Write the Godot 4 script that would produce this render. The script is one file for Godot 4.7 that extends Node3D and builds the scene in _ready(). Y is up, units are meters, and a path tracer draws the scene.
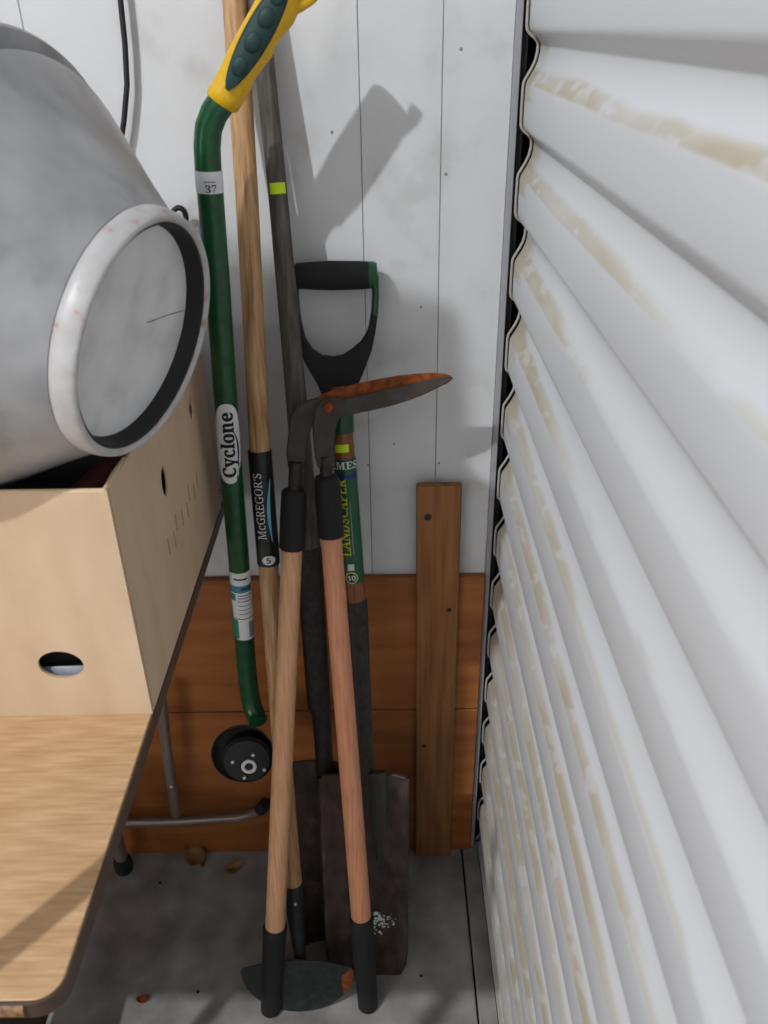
extends Node3D
# A garage corner: garden tools leaning on a white sheet wall beside a corrugated roller door, a carton and a grey drum on a table.
# Metres, y up; the back wall is z = 0, the floor y = 0.

var taken := {}
var M := {}


func _ready() -> void:
	var cam := Camera3D.new()
	cam.name = "camera"
	cam.keep_aspect = Camera3D.KEEP_HEIGHT
	cam.fov = 62.85
	cam.near = 0.02
	cam.transform = Transform3D(Basis(Vector3(0.9999, -0.0144, 0.0041), Vector3(0.0145, 0.8639, -0.5034), Vector3(0.0037, 0.5034, 0.864)).orthonormalized(), Vector3(0, 1.313, 1.03))
	var lens := CameraAttributesPhysical.new()
	lens.frustum_focal_length = 19.64
	lens.frustum_focus_distance = 1.15
	lens.frustum_near = 0.02
	lens.frustum_far = 60.0
	lens.exposure_aperture = 6.3
	cam.attributes = lens
	add_child(cam)
	cam.current = true
	var env := Environment.new()
	env.background_mode = Environment.BG_COLOR
	env.background_color = Color(0.02, 0.02, 0.022)
	env.tonemap_mode = Environment.TONE_MAPPER_LINEAR
	env.tonemap_exposure = 0.73
	env.sdfgi_enabled = true
	env.ssao_enabled = true
	env.ssil_enabled = true
	var we := WorldEnvironment.new()
	we.name = "environment"
	we.environment = env
	add_child(we)
	lamp(Vector3(-1.8, 3.6, 2.40), 13.0, 0.04)
	fill_panel(Vector3(-2.595, 0.85, 2.85), Vector2(1.4, 1.1), 4.6)
	materials()
	setting()
	table()
	carton()
	lid()
	drum()
	cable()
	timber()
	dark_shovel()
	spade()
	wood_edger()
	wheel_edger()
	shears()
	litter()


# ---------------------------------------------------------------- names and nodes
func numbered(n: String) -> String:
	if not taken.has(n):
		taken[n] = 0
		return n
	taken[n] += 1
	return "%s_%03d" % [n, taken[n]]


func thing(called: String, label: String, category: String, at: Vector3, group := "") -> Node3D:
	var o := Node3D.new()
	o.name = numbered(called)
	o.position = at
	add_child(o)
	o.set_meta("label", label)
	o.set_meta("category", category)
	if group:
		o.set_meta("group", group)
	return o


func structure(called: String, at := Vector3.ZERO) -> Node3D:
	var o := Node3D.new()
	o.name = numbered(called)
	o.position = at
	add_child(o)
	o.set_meta("kind", "structure")
	return o


func world_of(o: Node3D) -> Vector3:
	var p := Vector3.ZERO
	var n: Node = o
	while n is Node3D and n != self:
		p += (n as Node3D).position
		n = n.get_parent()
	return p


# ---------------------------------------------------------------- solids
class Solid:
	var v := PackedVector3Array()
	var uv := PackedVector2Array()
	var g := PackedInt32Array()
	var from := 0
	var next := 1

	func tri(a: Vector3, b: Vector3, c: Vector3, grp: int, ua := Vector2.ZERO, ub := Vector2.ZERO, uc := Vector2.ZERO) -> void:
		v.append_array([a, b, c])
		uv.append_array([ua, ub, uc])
		g.append_array([grp, grp, grp])

	func close() -> void:      # turn the last solid's faces outward (clockwise)
		var vol := 0.0
		for i in range(from, v.size(), 3):
			vol += v[i].dot(v[i + 1].cross(v[i + 2]))
		if vol > 0.0:
			for i in range(from, v.size(), 3):
				var t := v[i + 1]
				v[i + 1] = v[i + 2]
				v[i + 2] = t
				var u := uv[i + 1]
				uv[i + 1] = uv[i + 2]
				uv[i + 2] = u
		from = v.size()

	func loft(rings: Array, caps := true, smooth := true, looped := false, sharp := 0.75) -> void:
		var n: int = rings[0].size()
		var m := rings.size()
		var o := v.size()
		var grp := next
		next += 1
		# where the sheet turns sharply from band to band, a new smooth group begins
		var pd := Vector3.ZERO
		for i in (m if looped else m - 1):
			var a: PackedVector3Array = rings[i]
			var b: PackedVector3Array = rings[(i + 1) % m]
			var d := Vector3.ZERO
			if sharp < 3.0:
				var best := 0.0
				for j in n:
					var e := b[j] - a[j]
					if e.length() > best:
						best = e.length()
						d = e.normalized()
				var j0 := 0
				d = (b[j0] - a[j0])
				if d.length() < 1e-6:
					d = b[n / 2] - a[n / 2]
				d = d.normalized()
				if i > 0 and pd.dot(d) < cos(sharp):
					grp = next
					next += 1
				pd = d
			for j in n:
				var k := (j + 1) % n
				var gg := grp if smooth else -1
				var u0 := Vector2(float(j) / n, float(i) / m)
				var u1 := Vector2(float(j + 1) / n, float(i) / m)
				var u2 := Vector2(float(j) / n, float(i + 1) / m)
				var u3 := Vector2(float(j + 1) / n, float(i + 1) / m)
				if (a[j] - a[k]).length_squared() > 1e-14:
					tri(a[j], a[k], b[k], gg, u0, u1, u3)
				if (b[j] - b[k]).length_squared() > 1e-14:
					tri(a[j], b[k], b[j], gg, u0, u3, u2)
		if caps and not looped:
			cap(rings[0], true)
			cap(rings[m - 1], false)
		close()

	func cap(r: PackedVector3Array, rev: bool) -> void:
		if r[0].distance_to(r[r.size() / 2]) < 1e-6:
			return
		# triangulate in the ring's own plane
		var c := Vector3.ZERO
		for p in r:
			c += p
		c /= r.size()
		var nrm := Vector3.ZERO
		for i in r.size():
			nrm += (r[i] - c).cross(r[(i + 1) % r.size()] - c)
		nrm = nrm.normalized()
		var x := (r[0] - c)
		x = (x - nrm * x.dot(nrm)).normalized()
		var y := nrm.cross(x)
		var p2 := PackedVector2Array()
		for p in r:
			p2.append(Vector2((p - c).dot(x), (p - c).dot(y)))
		var idx := Geometry2D.triangulate_polygon(p2)
		if idx.is_empty():
			for i in r.size():
				idx.append_array([r.size(), i, (i + 1) % r.size()])
		# sign of the first triangle against nrm
		for i in range(0, idx.size(), 3):
			var a: Vector3 = r[idx[i]] if idx[i] < r.size() else c
			var b: Vector3 = r[idx[i + 1]]
			var d: Vector3 = r[idx[i + 2]]
			if ((b - a).cross(d - a).dot(nrm) > 0.0) == rev:
				var t := b
				b = d
				d = t
			tri(a, b, d, -1, Vector2(a.x, a.y), Vector2(b.x, b.y), Vector2(d.x, d.y))

	func mesh(off: Vector3) -> ArrayMesh:
		var st := SurfaceTool.new()
		st.begin(Mesh.PRIMITIVE_TRIANGLES)
		for i in v.size():
			st.set_smooth_group(g[i])
			st.set_uv(uv[i])
			st.add_vertex(v[i] - off)
		st.generate_normals()
		st.index()
		return st.commit()

	# ---- shapes
	func box(lo: Vector3, hi: Vector3, bevel := 0.001, turn := Basis.IDENTITY, pivot := Vector3.ZERO) -> void:
		var rings := []
		var b: float = minf(bevel, 0.45 * minf(hi.x - lo.x, minf(hi.y - lo.y, hi.z - lo.z)))
		for k in [[lo.y, b], [lo.y + b, 0.0], [hi.y - b, 0.0], [hi.y, b]]:
			var e: float = k[1]
			var r := PackedVector3Array()
			for q in [Vector2(lo.x + e + b, lo.z + e), Vector2(hi.x - e - b, lo.z + e), Vector2(hi.x - e, lo.z + e + b), Vector2(hi.x - e, hi.z - e - b), Vector2(hi.x - e - b, hi.z - e), Vector2(lo.x + e + b, hi.z - e), Vector2(lo.x + e, hi.z - e - b), Vector2(lo.x + e, lo.z + e + b)]:
				r.append(pivot + turn * (Vector3(q.x, k[0], q.y) - pivot))
			rings.append(r)
		loft(rings, true, false)

	func tube(path: Array, radii: Array, n := 16, caps := true, squash := 1.0, flatdir := Vector3.ZERO, sharp := 0.75) -> void:
		var rings := []
		var side := Vector3.ZERO
		for i in path.size():
			var p: Vector3 = path[i]
			var a: Vector3 = path[maxi(i - 1, 0)]
			var b: Vector3 = path[mini(i + 1, path.size() - 1)]
			var d := b - a
			if i > 0 and i < path.size() - 1:
				d = (p - a).normalized() + (b - p).normalized()
			d = d.normalized()
			if side == Vector3.ZERO:
				var seed := flatdir if flatdir != Vector3.ZERO else (Vector3.RIGHT if absf(d.x) < 0.8 else Vector3.BACK)
				side = (seed - d * seed.dot(d)).normalized()
			else:
				side = (side - d * side.dot(d)).normalized()
			var up := d.cross(side)
			var rad: float = radii[mini(i, radii.size() - 1)]
			var r := PackedVector3Array()
			for j in n:
				var t := TAU * j / n
				r.append(p + side * cos(t) * rad + up * sin(t) * rad * squash)
			rings.append(r)
		loft(rings, caps, true, false, 9.0)

	func lathe(profile: Array, at: Vector3, axis: Vector3, n := 48, looped := false, sharp := 0.6) -> void:
		var a := axis.normalized()
		var e1 := a.cross(Vector3.UP if absf(a.y) < 0.9 else Vector3.RIGHT).normalized()
		var e2 := a.cross(e1)
		var rings := []
		for q in profile:
			var r := PackedVector3Array()
			for j in n:
				var t := TAU * j / n
				r.append(at + a * q.y + (e1 * cos(t) + e2 * sin(t)) * q.x)
			rings.append(r)
		loft(rings, true, true, looped, sharp)

	func prism(poly: Array, front: Vector3, depth: float, bevel := 0.001, smooth := false) -> void:
		# poly: points in space (about one plane); front: the way the front looks; the body lies behind it
		var f := front.normalized()
		var n := poly.size()
		var area := Vector3.ZERO
		for i in n:
			area += (poly[i] as Vector3).cross(poly[(i + 1) % n])
		var w := 1.0 if area.dot(f) > 0.0 else -1.0
		var inset := PackedVector3Array()
		for i in n:
			var p: Vector3 = poly[i]
			var d0: Vector3 = (p - poly[(i + n - 1) % n]).normalized()
			var d1: Vector3 = (poly[(i + 1) % n] - p).normalized()
			var n0 := f.cross(d0) * w
			var n1 := f.cross(d1) * w
			var h := (n0 + n1).normalized()
			inset.append(h * bevel / maxf(0.5, h.dot(n0)))
		var rings := []
		for k in [[0.0, 1.0], [bevel, 0.0], [depth - bevel, 0.0], [depth, 1.0]]:
			var r := PackedVector3Array()
			for i in n:
				r.append(poly[i] + inset[i] * k[1] - f * k[0])
			rings.append(r)
		loft(rings, true, smooth)


func part(called: String, s: Solid, m: Material, parent: Node3D = null, label := "") -> MeshInstance3D:
	var o := MeshInstance3D.new()
	o.name = called if parent else numbered(called)
	o.mesh = s.mesh(world_of(parent) if parent else Vector3.ZERO)
	o.material_override = null
	o.mesh.surface_set_material(0, m)
	if label:
		o.set_meta("label", label)
	if parent:
		parent.add_child(o, true)
	else:
		add_child(o, true)
	return o


func single(called: String, s: Solid, m: Material, at: Vector3, label: String, category: String, group := "") -> MeshInstance3D:
	var o := MeshInstance3D.new()
	o.name = numbered(called)
	o.position = at
	o.mesh = s.mesh(at)
	o.mesh.surface_set_material(0, m)
	o.set_meta("label", label)
	o.set_meta("category", category)
	if group:
		o.set_meta("group", group)
	add_child(o)
	return o


# a straight shaft's own frame, for labels wrapped round it: u runs round to the right, h runs up
class Shaft:
	var a: Vector3
	var v: Vector3
	var n: Vector3
	var s: Vector3
	var r: float

	func _init(foot: Vector3, top: Vector3, radius: float, eye := Vector3(0, 1.313, 1.03)) -> void:
		a = foot
		v = (top - foot).normalized()
		var look := eye - foot
		n = (look - v * look.dot(v)).normalized()
		s = v.cross(n)
		r = radius

	func at(u: float, h: float, lift := 0.0) -> Vector3:
		var t := u / r
		return a + v * h + (n * cos(t) + s * sin(t)) * (r + lift)

	func up(p: Vector3) -> float:
		return (p - a).dot(v)


# a thin sheet wrapped round a shaft: rows of [height, from, to]
func sleeve(sh: Shaft, rows: Array, lift := 0.0004) -> Solid:
	var s := Solid.new()
	var rings := []
	for q in rows:
		var r := PackedVector3Array()
		for i in 13:
			r.append(sh.at(lerpf(q[1], q[2], i / 12.0), q[0], lift))
		for i in 13:
			r.append(sh.at(lerpf(q[2], q[1], i / 12.0), q[0], -0.0006))
		rings.append(r)
	s.loft(rings, true, true, false, 9.0)
	return s


func oval(u: float, h: float, ru: float, rh: float, power := 0.5) -> Array:
	var rows := []
	for i in 33:
		var t := -0.9995 * cos(PI * i / 32.0)
		var w := ru * pow(1.0 - t * t, power)
		rows.append([h + rh * t, u - w, u + w])
	return rows


# raised lettering a fraction of a millimetre thick, laid through a map from the flat (x, y) to the surface
func letters(parent: Node3D, called: String, words: String, height: float, put: Callable, m: Material, face := "Droid Sans", bold := true, stretch := 1.0, fatten := 0.0) -> void:
	var f := SystemFont.new()
	f.font_names = PackedStringArray([face])
	f.font_weight = 700 if bold else 400
	var t := TextMesh.new()
	t.text = words
	t.font = f
	t.font_size = 64
	t.pixel_size = height / 46.0
	t.depth = 0.0
	t.curve_step = 4.0
	var arr := t.surface_get_arrays(0)
	var v: PackedVector3Array = arr[Mesh.ARRAY_VERTEX]
	var idx: PackedInt32Array = arr[Mesh.ARRAY_INDEX]
	var s := Solid.new()
	var low := 1e9
	var high := -1e9
	for p in v:
		low = minf(low, p.y)
		high = maxf(high, p.y)
	for i in range(0, idx.size(), 3):
		var q := [v[idx[i]], v[idx[i + 1]], v[idx[i + 2]]]
		split(s, q[0], q[1], q[2], 2, put, stretch)
		if fatten > 0.0:
			for e in [Vector3(fatten, 0, 0), Vector3(-fatten, 0, 0), Vector3(0, fatten, 0), Vector3(0, -fatten, 0)]:
				split(s, q[0] + e, q[1] + e, q[2] + e, 1, put, stretch)
	s.from = s.v.size()
	part(called, s, m, parent)


func split(s: Solid, a: Vector3, b: Vector3, c: Vector3, deep: int, put: Callable, stretch: float) -> void:
	if deep == 0:
		s.tri(put.call(a.x * stretch, a.y), put.call(b.x * stretch, b.y), put.call(c.x * stretch, c.y), 1)
		return
	var ab := (a + b) / 2.0
	var bc := (b + c) / 2.0
	var ca := (c + a) / 2.0
	split(s, a, ab, ca, deep - 1, put, stretch)
	split(s, ab, b, bc, deep - 1, put, stretch)
	split(s, ca, bc, c, deep - 1, put, stretch)
	split(s, ab, bc, ca, deep - 1, put, stretch)


# ---------------------------------------------------------------- materials
func plain(key: String, c: Color, rough := 0.7, metal := 0.0, spec := 0.5) -> StandardMaterial3D:
	var m := StandardMaterial3D.new()
	m.resource_name = key
	m.albedo_color = c
	m.roughness = rough
	m.metallic = metal
	m.metallic_specular = spec
	M[key] = m
	return m


func noisy(key: String, stops: Array, size: Vector3, freq: float, rough := 0.7, bump := 0.0, octaves := 4, metal := 0.0, seed_ := 1, kind := FastNoiseLite.TYPE_SIMPLEX_SMOOTH) -> StandardMaterial3D:
	var f := FastNoiseLite.new()
	f.seed = seed_
	f.frequency = freq
	f.noise_type = kind
	f.fractal_octaves = octaves
	var g := Gradient.new()
	g.offsets = PackedFloat32Array()
	g.colors = PackedColorArray()
	for q in stops:
		g.add_point(q[0], q[1])
	var t := NoiseTexture2D.new()
	t.width = 512
	t.height = 512
	t.seamless = true
	t.noise = f
	t.color_ramp = g
	var m := plain(key, Color.WHITE, rough, metal)
	m.albedo_texture = t
	m.uv1_triplanar = true
	m.uv1_triplanar_sharpness = 4.0
	m.uv1_scale = size
	if bump > 0.0:
		var b := NoiseTexture2D.new()
		b.width = 512
		b.height = 512
		b.seamless = true
		b.noise = f
		b.as_normal_map = true
		b.bump_strength = 4.0
		m.normal_enabled = true
		m.normal_texture = b
		m.normal_scale = bump
	return m


func materials() -> void:
	noisy("wall", [[0.0, Color(0.725, 0.72, 0.715)], [0.35, Color(0.79, 0.79, 0.79)], [1.0, Color(0.81, 0.81, 0.815)]], Vector3(1.5, 1.5, 1.5), 0.012, 0.55, 0.0, 5)
	plain("wall_core", Color(0.42, 0.42, 0.42))
	plain("shell", Color(0.2, 0.2, 0.21), 0.9)
	noisy("ply", [[0.0, Color(0.50, 0.28, 0.11)], [0.5, Color(0.58, 0.34, 0.145)], [1.0, Color(0.63, 0.39, 0.18)]], Vector3(0.7, 5, 2), 0.010, 0.6, 0.0, 3)
	noisy("timber", [[0.0, Color(0.43, 0.265, 0.125)], [0.5, Color(0.53, 0.345, 0.175)], [1.0, Color(0.59, 0.40, 0.215)]], Vector3(14, 0.8, 14), 0.010, 0.7, 0.05, 3, 0.0, 4)
	noisy("concrete", [[0.0, Color(0.44, 0.42, 0.40)], [0.4, Color(0.52, 0.50, 0.485)], [0.7, Color(0.57, 0.555, 0.54)], [1.0, Color(0.64, 0.625, 0.61)]], Vector3(1.6, 1.6, 1.6), 0.012, 0.9, 0.1, 5, 0.0, 7)
	plain("steel", Color(0.55, 0.55, 0.56), 0.45, 0.5)
	plain("grey_trim", Color(0.60, 0.60, 0.61), 0.5)
	plain("edge_tape", Color(0.66, 0.63, 0.60), 0.6)
	plain("black", Color(0.03, 0.03, 0.032), 0.6)
	noisy("rubber", [[0.0, Color(0.035, 0.035, 0.038)], [1.0, Color(0.085, 0.085, 0.09)]], Vector3(12, 12, 12), 0.03, 0.75, 0.3, 4, 0.0, 5)
	noisy("laminate", [[0.0, Color(0.69, 0.55, 0.40)], [0.4, Color(0.75, 0.60, 0.44)], [0.7, Color(0.78, 0.64, 0.48)], [1.0, Color(0.82, 0.69, 0.54)]], Vector3(1.6, 16, 16), 0.018, 0.42, 0.0, 5, 0.0, 3)
	plain("edging", Color(0.27, 0.2, 0.15), 0.5)
	noisy("worn_edge", [[0.0, Color(0.30, 0.20, 0.12)], [0.5, Color(0.52, 0.38, 0.24)], [1.0, Color(0.62, 0.47, 0.32)]], Vector3(9, 9, 9), 0.03, 0.55)
	noisy("card", [[0.0, Color(0.745, 0.64, 0.525)], [0.5, Color(0.775, 0.67, 0.555)], [1.0, Color(0.80, 0.695, 0.58)]], Vector3(3, 1.2, 3), 0.012, 0.85, 0.0, 4, 0.0, 9)
	plain("card_cut", Color(0.80, 0.70, 0.56), 0.9)
	plain("card_print", Color(0.62, 0.51, 0.40), 0.9)
	plain("dark_cloth", Color(0.035, 0.03, 0.04), 0.95)
	plain("maroon", Color(0.27, 0.05, 0.09), 0.8)
	plain("pale_plastic", Color(0.62, 0.64, 0.68), 0.35)
	noisy("drum", [[0.0, Color(0.50, 0.50, 0.505)], [0.45, Color(0.61, 0.61, 0.615)], [1.0, Color(0.67, 0.67, 0.675)]], Vector3(3, 3, 3), 0.010, 0.36, 0.0, 4, 0.1, 12)
	noisy("drum_ring", [[0.0, Color(0.58, 0.27, 0.22)], [0.14, Color(0.66, 0.50, 0.46)], [0.24, Color(0.66, 0.645, 0.64)], [1.0, Color(0.72, 0.715, 0.715)]], Vector3(7, 7, 7), 0.012, 0.4, 0.0, 5, 0.0, 21)
	noisy("drum_plate", [[0.0, Color(0.76, 0.76, 0.76)], [0.5, Color(0.83, 0.83, 0.83)], [1.0, Color(0.86, 0.86, 0.86)]], Vector3(5, 5, 5), 0.008, 0.28, 0.0, 4, 0.1, 15)
	noisy("green_paint", [[0.0, Color(0.03, 0.20, 0.10)], [0.5, Color(0.035, 0.28, 0.145)], [1.0, Color(0.05, 0.31, 0.17)]], Vector3(6, 6, 6), 0.02, 0.3, 0.0, 4, 0.0, 8)
	noisy("yellow", [[0.0, Color(0.82, 0.62, 0.02)], [1.0, Color(0.88, 0.70, 0.05)]], Vector3(15, 15, 15), 0.02, 0.5, 0.0, 4, 0.0, 31)
	plain("grip_green", Color(0.055, 0.2, 0.19), 0.6)
	plain("paper", Color(0.82, 0.83, 0.83), 0.6)
	plain("ink", Color(0.04, 0.04, 0.045), 0.7)
	plain("faint_ink", Color(0.5, 0.51, 0.52), 0.7)
	plain("teal", Color(0.05, 0.50, 0.42), 0.5)
	plain("label_blue", Color(0.25, 0.47, 0.55), 0.5)
	plain("sky_blue", Color(0.40, 0.74, 0.83), 0.5)
	plain("label_green", Color(0.045, 0.32, 0.20), 0.4)
	plain("deep_blue", Color(0.07, 0.16, 0.42), 0.4)
	plain("label_yellow", Color(0.78, 0.78, 0.08), 0.5)
	plain("tag_yellow", Color(0.78, 0.9, 0.05), 0.6)
	plain("red_line", Color(0.5, 0.15, 0.15), 0.6)
	plain("sleeve_black", Color(0.035, 0.045, 0.05), 0.4)
	noisy("pine", [[0.0, Color(0.50, 0.36, 0.22)], [0.35, Color(0.66, 0.50, 0.335)], [0.7, Color(0.73, 0.58, 0.41)], [1.0, Color(0.78, 0.64, 0.47)]], Vector3(30, 2.0, 30), 0.010, 0.5, 0.05, 3, 0.0, 14)
	noisy("beech", [[0.0, Color(0.71, 0.52, 0.38)], [0.5, Color(0.79, 0.605, 0.455)], [1.0, Color(0.83, 0.65, 0.50)]], Vector3(30, 2, 30), 0.012, 0.5, 0.0, 3, 0.0, 17)
	noisy("beech_pink", [[0.0, Color(0.70, 0.455, 0.325)], [0.5, Color(0.78, 0.53, 0.395)], [1.0, Color(0.82, 0.585, 0.445)]], Vector3(30, 2, 30), 0.012, 0.5, 0.0, 3, 0.0, 18)
	noisy("varnished", [[0.0, Color(0.38, 0.20, 0.09)], [0.5, Color(0.50, 0.29, 0.14)], [1.0, Color(0.58, 0.36, 0.18)]], Vector3(38, 3, 38), 0.012, 0.4, 0.0, 4, 0.0, 19)
	noisy("grey_wood", [[0.0, Color(0.22, 0.20, 0.185)], [0.5, Color(0.32, 0.30, 0.275)], [1.0, Color(0.40, 0.375, 0.345)]], Vector3(26, 2.4, 26), 0.012, 0.75, 0.1, 4, 0.0, 23)
	noisy("dark_steel", [[0.0, Color(0.13, 0.12, 0.115)], [0.6, Color(0.19, 0.18, 0.175)], [1.0, Color(0.26, 0.235, 0.22)]], Vector3(8, 8, 8), 0.015, 0.55, 0.15, 5, 0.35, 25)
	noisy("spade_steel", [[0.0, Color(0.17, 0.125, 0.105)], [0.45, Color(0.235, 0.185, 0.165)], [0.75, Color(0.28, 0.225, 0.205)], [1.0, Color(0.36, 0.30, 0.27)]], Vector3(5, 2.5, 5), 0.015, 0.5, 0.15, 5, 0.3, 27)
	noisy("worn_green", [[0.0, Color(0.21, 0.165, 0.145)], [0.45, Color(0.20, 0.195, 0.17)], [1.0, Color(0.17, 0.23, 0.20)]], Vector3(7, 4, 7), 0.015, 0.5, 0.1, 5, 0.2, 28)
	noisy("edger_green", [[0.0, Color(0.10, 0.12, 0.115)], [0.6, Color(0.145, 0.175, 0.17)], [1.0, Color(0.20, 0.23, 0.225)]], Vector3(8, 8, 8), 0.015, 0.5, 0.1, 5, 0.2, 33)
	noisy("rust", [[0.0, Color(0.30, 0.15, 0.05)], [0.5, Color(0.48, 0.23, 0.06)], [0.8, Color(0.60, 0.29, 0.07)], [1.0, Color(0.42, 0.22, 0.09)]], Vector3(8, 8, 8), 0.015, 0.85, 0.15, 4, 0.0, 35)
	noisy("shear_steel", [[0.0, Color(0.25, 0.165, 0.115)], [0.35, Color(0.225, 0.19, 0.165)], [1.0, Color(0.275, 0.255, 0.235)]], Vector3(5, 5, 5), 0.012, 0.6, 0.1, 4, 0.2, 37)
	plain("silver", Color(0.78, 0.78, 0.78), 0.3, 0.8)
	plain("splash", Color(0.80, 0.82, 0.80), 0.8)
	plain("cable", Color(0.03, 0.03, 0.06), 0.5)
	plain("tube_steel", Color(0.55, 0.50, 0.46), 0.35, 0.5)
	noisy("dry_leaf", [[0.0, Color(0.46, 0.32, 0.20)], [1.0, Color(0.66, 0.49, 0.32)]], Vector3(30, 30, 30), 0.02, 0.85)
	plain("red_leaf", Color(0.42, 0.14, 0.07), 0.8)
	plain("grit", Color(0.06, 0.055, 0.05), 0.9)
	door_material()


func door_material() -> void:
	# cream-white steel with dust lying on the upward ledges of each rib; u runs along the slats, v up the curtain
	var w := 1024
	var h := 1024
	var im := Image.create(w, h, false, Image.FORMAT_RGB8)
	var a := FastNoiseLite.new()
	a.seed = 41
	a.frequency = 0.01
	a.fractal_octaves = 4
	var b := FastNoiseLite.new()
	b.seed = 42
	b.frequency = 0.035
	b.fractal_octaves = 3
	var base := Color(0.765, 0.775, 0.785)
	var dust := Color(0.665, 0.625, 0.55)
	var pitch := 0.0945
	for j in h:
		var y := 1.323 - 15.0 * pitch * (j + 0.5) / h
		var ph := fposmod((y - 1.191) / pitch + 0.5, 1.0) - 0.5   # 0 at the middle of a recess
		ph *= pitch
		var row := int(floor((1.191 - y) / pitch + 0.5)) + 1
		# dust lies on the ledge that looks up, under the middle of the recess
		var reach := [1.1, 0.55, 0.36, 0.34, 0.5, 0.8, 1.1, 1.3, 1.4, 1.5, 1.5, 1.5, 1.5, 1.5, 1.5, 1.5][clampi(row, 0, 15)] as float
		for i in w:
			var z := 1.7 * i / w
			var n1 := a.get_noise_2d(i * 0.55 + row * 313.0, j * 2.2)
			var n2 := b.get_noise_2d(i * 0.8 + row * 97.0, j * 1.6 + i * 0.3)
			var edge := 0.004 * n1
			var on := smoothstep(0.010 + 0.008 * clampf(z * 2.0, 0.0, 1.0), 0.018 + 0.006 * clampf(z * 2.0, 0.0, 1.0), -ph + edge) * (1.0 - smoothstep(0.029, 0.0315, -ph + edge * 0.6))
			var keep := 1.0 - smoothstep(0.7, 1.15, z / reach + 0.5 * n1)
			var bare := smoothstep(0.05, 0.25, n2 + 0.25 * n1 - 0.12)      # scraped patches
			var thin := on * 0.35 * smoothstep(0.022, 0.026, -ph)   # a faint line that runs on
			var amt := on * keep * (1.0 - 0.65 * bare) * (0.75 + 0.6 * n1) + thin * smoothstep(-0.1, 0.2, n1)
			var film := 0.8 * (1.0 - smoothstep(0.04, 0.085, z + 0.02 * n2)) * clampf(0.75 + n1, 0.0, 1.0) * smoothstep(-0.02, 0.02, -ph + 0.02)
			im.set_pixel(i, j, base.lerp(dust, clampf(amt * 0.95 + film, 0.0, 1.0)))
	var m := plain("door", Color.WHITE, 0.38)
	m.albedo_texture = ImageTexture.create_from_image(im)


# ---------------------------------------------------------------- the room
func lamp(at: Vector3, energy: float, radius: float) -> void:
	var o := thing("ceiling_lamp", "round bare ceiling lamp with a metal holder hanging over the table", "lamp", at + Vector3(0, 0.25, 0))
	plain("lamp_glow", Color(1, 1, 1), 0.4)
	M.lamp_glow.emission_enabled = true
	M.lamp_glow.emission = Color(1.0, 0.97, 0.92)
	M.lamp_glow.emission_energy_multiplier = 3.0
	plain("lamp_holder", Color(0.7, 0.7, 0.7), 0.5)
	var s := Solid.new()
	s.lathe([Vector2(0, -0.045), Vector2(0.025, -0.038), Vector2(0.043, -0.015), Vector2(0.045, 0.0), Vector2(0.038, 0.025), Vector2(0.018, 0.05), Vector2(0.015, 0.06), Vector2(0, 0.06)], at, Vector3.UP, 24)
	part("bulb", s, M.lamp_glow, o)
	s = Solid.new()
	s.lathe([Vector2(0, 0.06), Vector2(0.02, 0.06), Vector2(0.02, 0.12), Vector2(0.006, 0.13), Vector2(0.006, 0.24), Vector2(0.05, 0.24), Vector2(0.05, 0.25), Vector2(0, 0.25)], at, Vector3.UP, 24)
	part("holder", s, M.lamp_holder, o)
	var l := OmniLight3D.new()
	l.name = "bulb_light"
	l.position = at - o.position
	l.light_color = Color(0.97, 0.985, 1.0)
	l.light_energy = energy
	l.light_size = radius
	l.omni_range = 9.0
	l.omni_attenuation = 2.0
	l.shadow_enabled = true
	o.add_child(l)


func fill_panel(at: Vector3, size: Vector2, energy: float) -> void:
	# added glowing panel on the left wall, unseen, for fill light
	var o := structure("fill_panel_1", at)
	plain("fill_glow", Color(0.9, 0.9, 0.9), 0.4)
	M.fill_glow.emission_enabled = true
	M.fill_glow.emission = Color(1.0, 0.98, 0.96)
	M.fill_glow.emission_energy_multiplier = 0.9
	plain("fill_frame_paint", Color(0.75, 0.75, 0.74), 0.5)
	var s := Solid.new()
	s.box(at + Vector3(0.0, -size.y / 2, -size.x / 2), at + Vector3(0.006, size.y / 2, size.x / 2), 0.001)
	part("fill_pane", s, M.fill_glow, o)
	for q in [[-size.x / 2 - 0.05, -size.x / 2, -size.y / 2 - 0.05, size.y / 2 + 0.05], [size.x / 2, size.x / 2 + 0.05, -size.y / 2 - 0.05, size.y / 2 + 0.05], [-size.x / 2, size.x / 2, size.y / 2, size.y / 2 + 0.05], [-size.x / 2, size.x / 2, -size.y / 2 - 0.05, -size.y / 2]]:
		s = Solid.new()
		s.box(at + Vector3(-0.004, q[2], q[0]), at + Vector3(0.03, q[3], q[1]), 0.003)
		part("fill_frame", s, M.fill_frame_paint, o)
	var l := AreaLight3D.new()
	l.name = "fill_light"
	l.area_size = size
	l.position = Vector3(0.01, 0, 0)
	l.rotation_degrees = Vector3(0, -90, 0)
	l.light_color = Color(1.0, 0.98, 0.96)
	l.light_energy = energy
	l.area_range = 9.0
	l.shadow_enabled = true
	o.add_child(l)


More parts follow.
